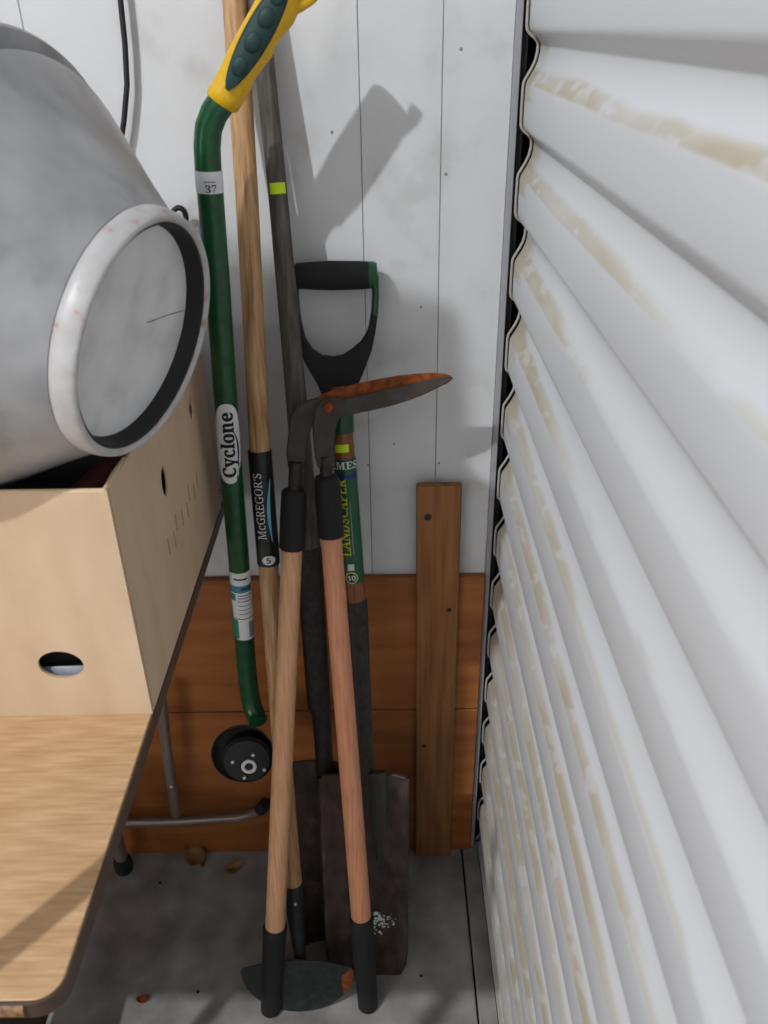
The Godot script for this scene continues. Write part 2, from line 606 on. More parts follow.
func setting() -> void:
	var s := Solid.new()
	s.box(Vector3(-2.7, -0.1, -0.16), Vector3(0.1265, 0, 3.7), 0.0015)
	var fl := structure("floor")
	part("slab", s, M.concrete, fl)
	s = Solid.new()
	s.box(Vector3(0.1295, -0.1, -0.16), Vector3(0.6, 0, 3.7), 0.0015)
	part("threshold", s, M.concrete, fl)
	s = Solid.new()
	s.box(Vector3(0.12, -0.1, -0.16), Vector3(0.136, -0.012, 3.7), 0.0)
	part("joint", s, M.black, fl)

	var wb := structure("wall_back")
	s = Solid.new()
	s.box(Vector3(-2.7, 0, -0.16), Vector3(0.1435, 3.9, -0.004), 0.001)
	part("wall_core", s, M.wall_core, wb)
	var gx := [-2.6, -1.8, -1.1, -0.734, -0.379, -0.0235, 0.0675, 0.1442]
	for i in gx.size() - 1:
		s = Solid.new()
		s.box(Vector3(gx[i] + 0.0003, 0.0, -0.008), Vector3(gx[i + 1] - 0.0003, 3.9, 0.0), 0.0009)
		part("wall_panel", s, M.wall, wb)
	for p in [Vector3(-0.0558, 1.2085, 0), Vector3(0.0735, 1.1623, 0), Vector3(0.0107, 0.8195, 0), Vector3(-0.0254, 0.7881, 0), Vector3(0.0868, 1.2882, 0), Vector3(0.0459, 1.0075, 0), Vector3(0.0724, 0.7896, 0)]:
		s = Solid.new()
		s.lathe([Vector2(0, 0.0012), Vector2(0.0012, 0.001), Vector2(0.0018, 0.0002), Vector2(0.0018, -0.002), Vector2(0, -0.002)], p, Vector3(0, 0, 1), 10)
		part("nail_head", s, M.steel, wb)
	# two boards of ply along the foot of the wall
	var kb := structure("baseboard_back")
	s = Solid.new()
	s.box(Vector3(-2.6, 0.347, 0.0005), Vector3(0.1435, 0.607, 0.012), 0.0012)
	part("plywood_board", s, M.ply, kb)
	s = Solid.new()
	s.box(Vector3(-2.6, 0.0005, 0.0005), Vector3(0.1435, 0.3445, 0.0125), 0.0014)
	part("plywood_board", s, M.ply, kb)

	# the door's side guide: a bent steel channel closing the corner
	var tr := structure("trim_1")
	s = Solid.new()
	s.box(Vector3(0.1440, 0, -0.004), Vector3(0.1515, 3.9, 0.004), 0.0008)
	part("guide_flange", s, M.grey_trim, tr)
	s = Solid.new()
	s.box(Vector3(0.1440, 0, -0.12), Vector3(0.16, 3.9, -0.0045), 0.0008)
	part("guide_web", s, M.black, tr)
	s = Solid.new()
	s.box(Vector3(0.1605, 0, -0.15), Vector3(0.36, 3.9, -0.09), 0.001)
	s.box(Vector3(0.205, 0, -0.089), Vector3(0.36, 3.9, 0.05), 0.001)
	part("guide_channel", s, M.black, tr)

	# roller door: one corrugated steel curtain
	var d := structure("door_1", Vector3(0.16, 0, 0))
	var pitch := 0.0945
	var prof := []     # from the middle of a recess downward: (x, dy)
	var one := [[0.1690, 0.007], [0.1688, -0.001], [0.1672, -0.009], [0.1635, -0.017], [0.1590, -0.0245], [0.1566, -0.0285], [0.1558, -0.0330], [0.1556, -0.053], [0.1558, -0.0705], [0.1566, -0.0745], [0.1592, -0.0778], [0.1645, -0.0818], [0.1675, -0.0850]]
	for k in range(-12, 13):
		for q in one:
			prof.append(Vector2(q[0], 1.191 - pitch * k + q[1]))
	var zs := [0.020, 0.05, 0.1, 0.2, 0.3, 0.4, 0.5, 0.7, 0.9, 1.2, 1.7, 3.2]
	s = Solid.new()
	var thick := 0.0016
	for side in [0.0, thick]:
		for i in zs.size() - 1:
			for j in prof.size() - 1:
				if prof[j + 1].y < 0.012:
					continue
				var q := []
				for e in [[i, j], [i + 1, j], [i + 1, j + 1], [i, j + 1]]:
					q.append(Vector3(prof[e[1]].x + side, prof[e[1]].y, zs[e[0]]))
				var uvs := []
				for p in q:
					uvs.append(Vector2(p.z / 1.7, (1.323 - p.y) / (15.0 * pitch)))
				var flip: bool = side > 0.0
				if flip:
					s.tri(q[0], q[2], q[1], 2, uvs[0], uvs[2], uvs[1])
					s.tri(q[0], q[3], q[2], 2, uvs[0], uvs[3], uvs[2])
				else:
					s.tri(q[0], q[1], q[2], 1, uvs[0], uvs[1], uvs[2])
					s.tri(q[0], q[2], q[3], 1, uvs[0], uvs[2], uvs[3])
	s.from = s.v.size()
	part("curtain", s, M.door, d)
	# the rolled edge of the sheet
	s = Solid.new()
	var path := []
	for p in prof:
		if p.y > 0.012 and p.y < 2.3:
			path.append(Vector3(p.x - 0.0008, p.y, 0.0085))
	s.tube(path, [0.0018], 8)
	part("sheet_edge", s, M.edge_tape, d)
	s = Solid.new()
	s.box(Vector3(0.157, 0.0, 0.016), Vector3(0.185, 0.03, 3.2), 0.002)
	part("bottom_rail", s, M.dark_steel, d)

	# added, unseen: a stick casting the table stripe, a board to shade the drum
	var pr := structure("added_prop_2")
	s = Solid.new()
	s.tube([Vector3(-0.80, 0.0, 1.40), Vector3(-0.304, 1.057, 0.696)], [0.0105], 14)
	part("shadow_stick", s, M.timber, pr)
	var bt := structure("added_batten_3")  # added out of view to keep lamp light off the drum top
	s = Solid.new()
	s.prism([Vector3(-0.44, 1.615, 0.70), Vector3(-0.44, 1.735, 0.68), Vector3(-1.30, 2.53, 1.33), Vector3(-1.30, 2.41, 1.35)], Vector3(0.6, 0.1, 0.8), 0.02, 0.001)
	part("shade_batten", s, M.timber, bt)
	for q in [Vector3(-0.47, 1.75, 0.69), Vector3(-1.25, 2.47, 1.29)]:
		s = Solid.new()
		s.tube([q, Vector3(q.x, 3.9, q.z)], [0.001], 6)
		part("added_hanger", s, M.grey_trim, bt)

	# the rest of the room, behind and beside the camera
	var wr := structure("wall_right")
	s = Solid.new()
	s.box(Vector3(0.2, 0, 3.2), Vector3(0.36, 3.9, 3.7), 0.001)
	s.box(Vector3(0.19, 2.25, 0.05), Vector3(0.36, 3.9, 3.2), 0.001)
	part("lining", s, M.shell, wr)
	s = Solid.new()
	s.box(Vector3(0.30, 0, 0.05), Vector3(0.36, 2.25, 3.2), 0.001)
	part("outer_sheet", s, M.shell, wr)
	var wl := structure("wall_left")
	s = Solid.new()
	s.box(Vector3(-2.7, 0, -0.16), Vector3(-2.6, 3.9, 3.7), 0.001)
	part("lining", s, M.shell, wl)
	var wf := structure("wall_front")
	s = Solid.new()
	s.box(Vector3(-2.6, 0, 3.6), Vector3(0.2, 3.9, 3.7), 0.001)
	part("lining", s, M.wall, wf)
	var ce := structure("ceiling")
	s = Solid.new()
	s.box(Vector3(-2.7, 3.9, -0.16), Vector3(0.36, 4.0, 3.7), 0.001)
	part("lining", s, M.shell, ce)


func timber() -> void:
	var o := thing("timber_offcut", "upright offcut of brown framing timber against the plywood beside the roller door", "timber", Vector3(0.076, 0, 0.023))
	var s := Solid.new()
	var rings := []
	var bl := Vector3(0.0415, 0, 0)
	for q in [[0.0, 0.0425, 0.1065], [0.25, 0.0420, 0.1050], [0.5, 0.0415, 0.1040], [0.7655, 0.0405, 0.1030], [0.767, 0.0415, 0.1020]]:
		var r := PackedVector3Array()
		var b := 0.0018
		for c in [Vector2(q[1] + b, 0.0135), Vector2(q[2] - b, 0.0135), Vector2(q[2], 0.0155), Vector2(q[2], 0.0235), Vector2(q[2] - b, 0.0255), Vector2(q[1] + b, 0.0255), Vector2(q[1], 0.0235), Vector2(q[1], 0.0155)]:
			r.append(Vector3(c.x, q[0], c.y))
		rings.append(r)
	s.loft(rings, true, false)
	part("board", s, M.timber, o)
	plain("knot", Color(0.10, 0.055, 0.03), 0.6)
	for q in [[Vector3(0.0569, 0.7186, 0.0255), 0.0055], [Vector3(0.0555, 0.2778, 0.0255), 0.004]]:
		s = Solid.new()
		s.lathe([Vector2(0, 0.0006), Vector2(q[1] * 0.6, 0.0006), Vector2(q[1], 0.0001), Vector2(q[1], -0.002), Vector2(0, -0.002)], q[0], Vector3(0, 0, 1), 14)
		part("knot", s, M.knot, o)
	s = Solid.new()
	s.lathe([Vector2(0, 0.0022), Vector2(0.0018, 0.002), Vector2(0.0038, 0.0008), Vector2(0.004, -0.002), Vector2(0, -0.002)], Vector3(0.0901, 0.5572, 0.0255), Vector3(0, 0, 1), 14)
	part("screw", s, M.dark_steel, o, "small dark screw head")
	for q in [Vector3(0.0008, 0.0003, 0.0022), Vector3(0.0003, 0.0008, 0.0022)]:
		s = Solid.new()
		var c: Vector3 = Vector3(0.0899, 0.5584, 0.0271)
		s.box(c - Vector3(q.x * 2.2, q.y * 2.2, 0.0006), c + Vector3(q.x * 2.2, q.y * 2.2, 0.0007), 0.0)
		part("screw_slot", s, M.black, o)


# ---------------------------------------------------------------- table, carton, drum
func table() -> void:
	var o := thing("folding_table", "wood-grain laminate table with a dark edge and grey tube legs, left of the tools", "table", Vector3(-0.8, 0, 0.36))
	var s := Solid.new()
	var r0 := 0.020
	var rim := func(inset: float) -> PackedVector3Array:
		var r := PackedVector3Array()
		var x0 := -1.45
		var x1 := -0.2215
		var z0 := 0.004
		var z1 := 0.714
		for c in [[Vector2(x1 - r0, z1 - r0), 0.0], [Vector2(x0 + r0, z1 - r0), 90.0], [Vector2(x0 + r0, z0 + r0), 180.0], [Vector2(x1 - 0.008, z0 + 0.008), 270.0]]:
			var rr: float = (0.008 if c[1] == 270.0 else r0) - inset
			for k in 9:
				var t := deg_to_rad(c[1] + 90.0 * k / 8.0)
				r.append(Vector3(c[0].x + cos(t) * rr, 0, c[0].y + sin(t) * rr))
		return r
	var lay := func(levels: Array) -> Solid:
		var q := Solid.new()
		var rings := []
		for l in levels:
			var r: PackedVector3Array = rim.call(l[1])
			for i in r.size():
				r[i].y = l[0]
			rings.append(r)
		q.loft(rings, true, true, false, 0.5)
		return q
	part("tabletop", lay.call([[0.7445, 0.0022], [0.7562, 0.0022], [0.757, 0.003]]), M.laminate, o)
	part("edge_band", lay.call([[0.7395, 0.0015], [0.7405, 0.0], [0.7553, 0.0], [0.7562, 0.0008], [0.7562, 0.0025], [0.7445, 0.0025]]), M.edging, o, "dark edge band")
	s = Solid.new()
	s.tube([Vector3(-1.42, 0.7487, 0.7105), Vector3(-0.8, 0.7487, 0.7105), Vector3(-0.246, 0.7487, 0.7105)], [0.0068], 12)
	part("worn_edge", s, M.worn_edge, o, "worn pale front edge")
	s = Solid.new()
	s.box(Vector3(-0.536, 0.025, 0.13), Vector3(-0.522, 0.27, 0.69), 0.002)  # hidden board added to block side light from the floor
	part("light_block_panel", s, M.edging, o, "added unseen dark board")
	# legs and the brace that joins them near the wall
	for q in [[-0.4835, 0.045], [-1.25, 0.045], [-0.5, 0.60], [-1.25, 0.60]]:
		s = Solid.new()
		s.tube([Vector3(q[0], 0.012, q[1]), Vector3(q[0], 0.74, q[1])], [0.011], 14)
		var leg := part("leg", s, M.tube_steel, o)
		s = Solid.new()
		s.lathe([Vector2(0, 0), Vector2(0.015, 0), Vector2(0.0165, 0.004), Vector2(0.016, 0.026), Vector2(0.0135, 0.032), Vector2(0, 0.032)], Vector3(q[0], 0, q[1]), Vector3.UP, 18)
		part("rubber_foot", s, M.rubber, leg, "black rubber foot")
	s = Solid.new()
	s.tube([Vector3(-0.356, 0.4256, 0.045), Vector3(-0.3655, 0.2739, 0.045), Vector3(-0.3705, 0.1442, 0.045)], [0.0085], 14)
	part("strut", s, M.tube_steel, o)
	s = Solid.new()
	s.tube([Vector3(-0.4835, 0.142, 0.045), Vector3(-0.4705, 0.1232, 0.045), Vector3(-0.366, 0.1263, 0.045), Vector3(-0.2613, 0.1345, 0.045), Vector3(-0.2358, 0.1465, 0.047), Vector3(-0.2203, 0.1622, 0.05)], [0.0085], 14)
	var br := part("brace", s, M.tube_steel, o)
	s = Solid.new()
	s.tube([Vector3(-0.2242, 0.1573, 0.05), Vector3(-0.212, 0.1767, 0.052)], [0.0105, 0.0105], 14)
	part("end_cap", s, M.rubber, br, "black end cap")
	s = Solid.new()
	s.tube([Vector3(-0.3666, 0.2195, 0.053), Vector3(-0.3655, 0.2229, 0.056)], [0.003, 0.002], 10)
	part("rivet", s, M.silver, o)


# a carton wall in a plane, with oval holes cut through: origin, right, up, holes as [u, v, ru, rv]
func holed(o: Vector3, rt: Vector3, up: Vector3, wide: float, high: float, holes: Array, thick: float) -> Solid:
	var s := Solid.new()
	var nrm := rt.cross(up).normalized()
	var cuts := [0.0]
	for i in holes.size() - 1:
		cuts.append((holes[i][0] + holes[i + 1][0]) / 2.0)
	cuts.append(wide)
	var at := func(u: float, v: float, d: float) -> Vector3:
		return o + rt * u + up * v - nrm * d
	for k in holes.size():
		var hq: Array = holes[k]
		var lo: float = cuts[k]
		var hi: float = cuts[k + 1]
		var inner := []
		var outer := []
		var c4 := [Vector2(lo, 0), Vector2(hi, 0), Vector2(hi, high), Vector2(lo, high)]
		for e in 4:
			for i in 12:
				outer.append(c4[e].lerp(c4[(e + 1) % 4], i / 12.0))
		for p in outer:
			var d: Vector2 = (p - Vector2(hq[0], hq[1])).normalized()
			inner.append(Vector2(hq[0], hq[1]) + d / sqrt(pow(d.x / hq[2], 2) + pow(d.y / hq[3], 2)))
		for i in outer.size():
			var j := (i + 1) % outer.size()
			var a: Vector3 = at.call(outer[i].x, outer[i].y, 0.0)
			var b: Vector3 = at.call(outer[j].x, outer[j].y, 0.0)
			var c: Vector3 = at.call(inner[j].x, inner[j].y, 0.0)
			var e: Vector3 = at.call(inner[i].x, inner[i].y, 0.0)
			var w := -nrm * thick
			s.tri(a, c, b, -1)
			s.tri(a, e, c, -1)
			s.tri(a + w, b + w, c + w, -1)
			s.tri(a + w, c + w, e + w, -1)
			s.tri(e, e + w, c + w, -1)
			s.tri(e, c + w, c, -1)
	# outer rim
	var cs := [Vector2(0, 0), Vector2(wide, 0), Vector2(wide, high), Vector2(0, high)]
	for i in 4:
		var p: Vector2 = cs[i]
		var q: Vector2 = cs[(i + 1) % 4]
		s.tri(at.call(p.x, p.y, 0.0), at.call(q.x, q.y, thick), at.call(p.x, p.y, thick), -1)
		s.tri(at.call(p.x, p.y, 0.0), at.call(q.x, q.y, 0.0), at.call(q.x, q.y, thick), -1)
	s.from = s.v.size()
	return s


func carton() -> void:
	var x0 := -0.70
	var x1 := -0.2225
	var z0 := 0.055
	var z1 := 0.4456
	var y0 := 0.757
	var h := 0.2375
	var o := thing("cardboard_box", "open plain cardboard carton with oval hand holes, on the table", "box", Vector3((x0 + x1) / 2, y0, (z0 + z1) / 2))
	var hole: Vector3 = Vector3(-0.2959, 0.8178, 0.4456)
	part("front_panel", holed(Vector3(x0, y0, z1), Vector3.RIGHT, Vector3.UP, x1 - x0, h, [[0.13, hole.y - y0, 0.0205, 0.0155], [hole.x - x0, hole.y - y0, 0.0205, 0.0155]], 0.003), M.card, o)
	var up := Vector3.UP
	part("side_panel", holed(Vector3(x1, y0, z1 - 0.0052), Vector3(0, 0, -1), up, z1 - z0 - 0.0104, h, [[0.152, 0.163, 0.0105, 0.0165], [0.301, 0.180, 0.0105, 0.0145]], 0.0022), M.card, o)
	part("side_panel", holed(Vector3(x0, y0, z0 + 0.0052), Vector3(0, 0, 1), Vector3.UP, z1 - z0 - 0.0104, h, [[0.185, 0.163, 0.0105, 0.0165]], 0.005), M.card, o)
	part("back_panel", holed(Vector3(x1, y0, z0), Vector3.LEFT, Vector3.UP, x1 - x0, h, [[0.24, 0.15, 0.02, 0.015]], 0.005), M.card, o)
	var s := Solid.new()
	s.box(Vector3(x0 + 0.0054, y0 + 0.0002, z0 + 0.0054), Vector3(x1 - 0.0054, y0 + 0.005, z1 - 0.0054), 0.001)
	part("base_panel", s, M.card, o)
	# torn pale paper along the rim
	s = Solid.new()
	s.tube([Vector3(x1 - 0.0025, y0 + h, z1 - 0.001), Vector3(x1 - 0.0025, y0 + h + 0.0004, z1 - 0.03), Vector3(x1 - 0.0025, y0 + h, z1 - 0.06)], [0.0022, 0.0026, 0.0016], 8)
	s.tube([Vector3(x0, y0 + h, z1 - 0.0025), Vector3(-0.4, y0 + h + 0.0004, z1 - 0.0025), Vector3(x1 - 0.003, y0 + h, z1 - 0.0025)], [0.0022], 8)
	part("cut_edge", s, M.card_cut, o, "pale torn cardboard edge")
	# worn smears of print on the side
	for q in [[0.02, 0.100, 0.006], [0.045, 0.093, 0.005], [0.06, 0.105, 0.006], [0.085, 0.095, 0.007], [0.11, 0.09, 0.006], [0.125, 0.104, 0.004], [0.15, 0.092, 0.006], [0.17, 0.096, 0.004]]:
		s = Solid.new()
		var c := Vector3(x1, y0 + q[1], z1 - 0.115 - q[0])
		s.box(c - Vector3(0.0003, 0.010, q[2] * 0.3), c + Vector3(0.0003, 0.010, q[2] * 0.3), 0.0)
		part("worn_print", s, M.card_print, o)
	# what the carton holds
	s = Solid.new()
	var rings := []
	var f := FastNoiseLite.new()
	f.seed = 5
	f.frequency = 9.0
	for k in 8:
		var t := k / 7.0
		var r := PackedVector3Array()
		for j in 40:
			var an := TAU * j / 40.0
			var ex := signf(cos(an)) * pow(absf(cos(an)), 0.35)
			var ez := signf(sin(an)) * pow(absf(sin(an)), 0.35)
			var sh := (1.0 if k < 5 else cos((t - 0.571) / 0.43 * 1.35))
			var p := Vector3((x0 + x1) / 2 + ex * 0.223 * sh, y0 + 0.006 + [0.0, 0.05, 0.10, 0.15, 0.175, 0.186, 0.190, 0.191][k], (z0 + z1) / 2 + ez * 0.182 * sh)
			if k > 2:
				p.y += 0.008 * f.get_noise_3d(p.x, p.y, p.z)
			r.append(p)
		rings.append(r)
	s.loft(rings, true, true, false, 9.0)
	single("dark_cloth", s, M.dark_cloth, Vector3((x0 + x1) / 2, y0 + 0.006, (z0 + z1) / 2), "black cloth bundle filling the cardboard carton below the grey drum", "cloth")
	s = Solid.new()
	s.tube([Vector3(-0.285, 0.950, 0.405), Vector3(-0.262, 0.963, 0.402), Vector3(-0.246, 0.974, 0.38), Vector3(-0.244, 0.972, 0.33), Vector3(-0.25, 0.953, 0.29)], [0.012, 0.014, 0.0135, 0.0135, 0.010], 14)
	single("maroon_cloth", s, M.maroon, Vector3(-0.26, 0.935, 0.34), "maroon cloth tucked between the drum ring and the carton side", "cloth")


func lid() -> void:
	var s := Solid.new()
	var c: Vector3 = Vector3(-0.2983, 0.8069, 0.437)
	var poly := []
	for i in 17:
		var t := PI + PI * i / 16.0
		poly.append(c + Vector3(cos(t) * 0.030, sin(t) * 0.012 + 0.001 + cos(t) * 0.001, 0))
	s.prism(poly, Vector3(0, 0.1, 1), 0.003, 0.0008, true)
	single("plastic_lid", s, M.pale_plastic, c + Vector3(0, -0.012, 0), "pale plastic rim showing through the front hand hole of the carton", "lid")


func drum() -> void:
	var a := Vector3(0.9221, -0.2327, 0.3091).normalized()
	var c := Vector3(-0.1805, 1.1062, 0.4083)
	var o := thing("metal_drum", "large grey tapered metal drum with a pale ringed opening, lying in the carton", "drum", Vector3(-0.30, 0.95, 0.34))
	var s := Solid.new()
	# h = 0 at the front of the ring
	s.lathe([Vector2(0.08786, -0.018145), Vector2(0.09657, -0.018623), Vector2(0.10362, -0.027695), Vector2(0.12128, -0.052047), Vector2(0.13943, -0.075445), Vector2(0.15662, -0.09741), Vector2(0.16712, -0.11126), Vector2(0.17142, -0.11794), Vector2(0.17238, -0.12081), Vector2(0.16999, -0.12319), Vector2(0.16426, -0.12367), Vector2(0.16426, -0.13561), Vector2(0.15949, -0.16044), Vector2(0, -0.16044), Vector2(0, -0.04775), Vector2(0.08786, -0.04775)], c, a, 96, true)
	part("body", s, M.drum, o)
	s = Solid.new()
	s.lathe([Vector2(0.088931, -0.000955), Vector2(0.091057, 0.001146), Vector2(0.092906, 0.001146), Vector2(0.094478, -0.0004775), Vector2(0.095402, -0.002865), Vector2(0.096696, -0.00764), Vector2(0.097251, -0.012415), Vector2(0.096881, -0.01719), Vector2(0.094293, -0.019578), Vector2(0.086435, -0.019578), Vector2(0.086435, -0.00955)], c, a, 96, true, 0.9)
	part("opening_ring", s, M.drum_ring, o, "pale ring with worn red paint")
	s = Solid.new()
	s.lathe([Vector2(0.086435, -0.0023875), Vector2(0.088931, -0.00191), Vector2(0.088931, -0.018145), Vector2(0.082737, -0.018145), Vector2(0.084586, -0.01146)], c, a, 72, true)
	part("seal", s, M.black, o, "black rubber seal")
	s = Solid.new()
	s.lathe([Vector2(0, -0.020532), Vector2(0.027733, -0.020246), Vector2(0.055466, -0.0191), Vector2(0.073955, -0.017381), Vector2(0.084586, -0.015758), Vector2(0.084586, -0.03247), Vector2(0, -0.03247)], c, a, 72)
	part("end_plate", s, M.drum_plate, o, "dull grey recessed plate")
	s = Solid.new()
	var e1 := -a.cross(Vector3.UP).normalized()
	var e2 := a.cross(e1)
	s.tube([c - a * 0.0200 + e1 * 0.030 - e2 * 0.002, c - a * 0.0190 + e1 * 0.058 - e2 * 0.004, c - a * 0.0164 + e1 * 0.082 - e2 * 0.006], [0.0004], 6)
	part("seam", s, M.dark_steel, o)
	# back flange
	s = Solid.new()
	s.lathe([Vector2(0.15757, -0.13561), Vector2(0.17858, -0.13561), Vector2(0.18336, -0.13752), Vector2(0.18508, -0.14229), Vector2(0.18336, -0.15089), Vector2(0.17763, -0.15471), Vector2(0.15757, -0.15471)], c, a, 96, true)
	part("back_flange", s, M.drum, o)


func cable() -> void:
	var s := Solid.new()
	var pts := [Vector3(-0.262, 3.89, 0.012), Vector3(-0.262, 2.0, 0.012), Vector3(-0.2683, 1.3416, 0.012), Vector3(-0.2706, 1.2974, 0.012), Vector3(-0.2749, 1.2596, 0.012), Vector3(-0.284, 1.2253, 0.012), Vector3(-0.2966, 1.1844, 0.012), Vector3(-0.2991, 1.1473, 0.014), Vector3(-0.2821, 1.118, 0.018), Vector3(-0.255, 1.118, 0.02), Vector3(-0.2366, 1.1332, 0.02), Vector3(-0.229, 1.1298, 0.02), Vector3(-0.2291, 1.115, 0.018), Vector3(-0.245, 1.073, 0.014), Vector3(-0.26, 0.9, 0.012), Vector3(-0.27, 0.775, 0.012), Vector3(-0.30, 0.7615, 0.02), Vector3(-0.40, 0.7605, 0.025)]
	var c := Curve3D.new()
	for i in pts.size():
		var d: Vector3 = (pts[mini(i + 1, pts.size() - 1)] - pts[maxi(i - 1, 0)]).normalized()
		var before: float = pts[i].distance_to(pts[maxi(i - 1, 0)]) / 3.0
		var after: float = pts[i].distance_to(pts[mini(i + 1, pts.size() - 1)]) / 3.0
		c.add_point(pts[i], -d * before, d * after)
	var path := []
	for p in c.tessellate(4, 3.0):
		path.append(p)
	s.tube(path, [0.0031], 10)
	single("power_cable", s, M.cable, pts[0], "black cable hanging down the white wall behind the grey drum", "cable")


# ---------------------------------------------------------------- the tools
func dark_shovel() -> void:
	var top: Vector3 = Vector3(-0.1242, 1.3181, 0.0231)
	var sh0: Vector3 = Vector3(-0.1032, 0.6999, 0.1014)
	var d := (top - sh0).normalized()
	var o := thing("shovel", "old shovel with a long weathered grey handle, standing behind the spade blade", "shovel", Vector3(-0.105, 0, 0.19))
	var s := Solid.new()
	var head: Vector3 = top + d * 0.10
	s.tube([head + d * 0.006, head, top, Vector3(-0.1167, 1.1549, 0.0438), Vector3(-0.1109, 0.9775, 0.0663), Vector3(-0.1053, 0.7852, 0.0906), sh0], [0.008, 0.0105, 0.0106, 0.0108, 0.0122, 0.0145, 0.016], 20)
	part("handle", s, M.grey_wood, o, "weathered grey wooden handle")
	s = Solid.new()
	s.tube([Vector3(-0.1047, 0.7217, 0.0986), Vector3(-0.1039, 0.7116, 0.0999), Vector3(-0.1036, 0.6092, 0.1129), Vector3(-0.1019, 0.4956, 0.1273), Vector3(-0.1017, 0.4701, 0.1305), Vector3(-0.0993, 0.458, 0.132), Vector3(-0.098, 0.3544, 0.1451), Vector3(-0.0981, 0.3171, 0.1499)], [0.0165, 0.0172, 0.0172, 0.0172, 0.0165, 0.0135, 0.0130, 0.0125], 20)
	part("socket", s, M.dark_steel, o, "dark steel socket")
	# blade: narrow, slightly dished, standing on the floor
	s = Solid.new()
	var up := d
	var nrm := Vector3(0, 0, 1) - up * up.z
	nrm = nrm.normalized()
	var side := up.cross(nrm)
	var foot: Vector3 = Vector3(-0.1013, -0.0354, 0.1945)
	foot = Vector3(-0.106, 0.0, 0.19)
	var rings := []
	for k in 13:
		var t := k / 12.0
		var w: float = lerpf(0.052, 0.060, t) * (1.0 if t < 0.9 else lerpf(1.0, 0.80, (t - 0.9) / 0.1))
		if t < 0.12:
			w *= lerpf(0.72, 1.0, sqrt(t / 0.12))
		var r := PackedVector3Array()
		for j in 9:
			var u := lerpf(-1, 1, j / 8.0)
			r.append(foot + up * (0.375 * t) + side * (u * w) + nrm * (0.008 * u * u - 0.004 * (1.0 - t)))
		for j in 9:
			var u := lerpf(1, -1, j / 8.0)
			r.append(foot + up * (0.375 * t) + side * (u * w) + nrm * (0.008 * u * u - 0.004 * (1.0 - t) - 0.0022))
		rings.append(r)
	s.loft(rings, true, true, false, 9.0)
	part("blade", s, M.spade_steel, o, "dull dark brown blade")
	var tag := Shaft.new(Vector3(-0.1166, 1.1569, 0.0435), Vector3(-0.1201, 1.2346, 0.0337), 0.0109)
	part("lot_tag", sleeve(tag, [[-0.0058, -0.0090, 0.0095], [0.0058, -0.0090, 0.0095]], 0.0005), M.tag_yellow, o, "bright yellow paper tag")


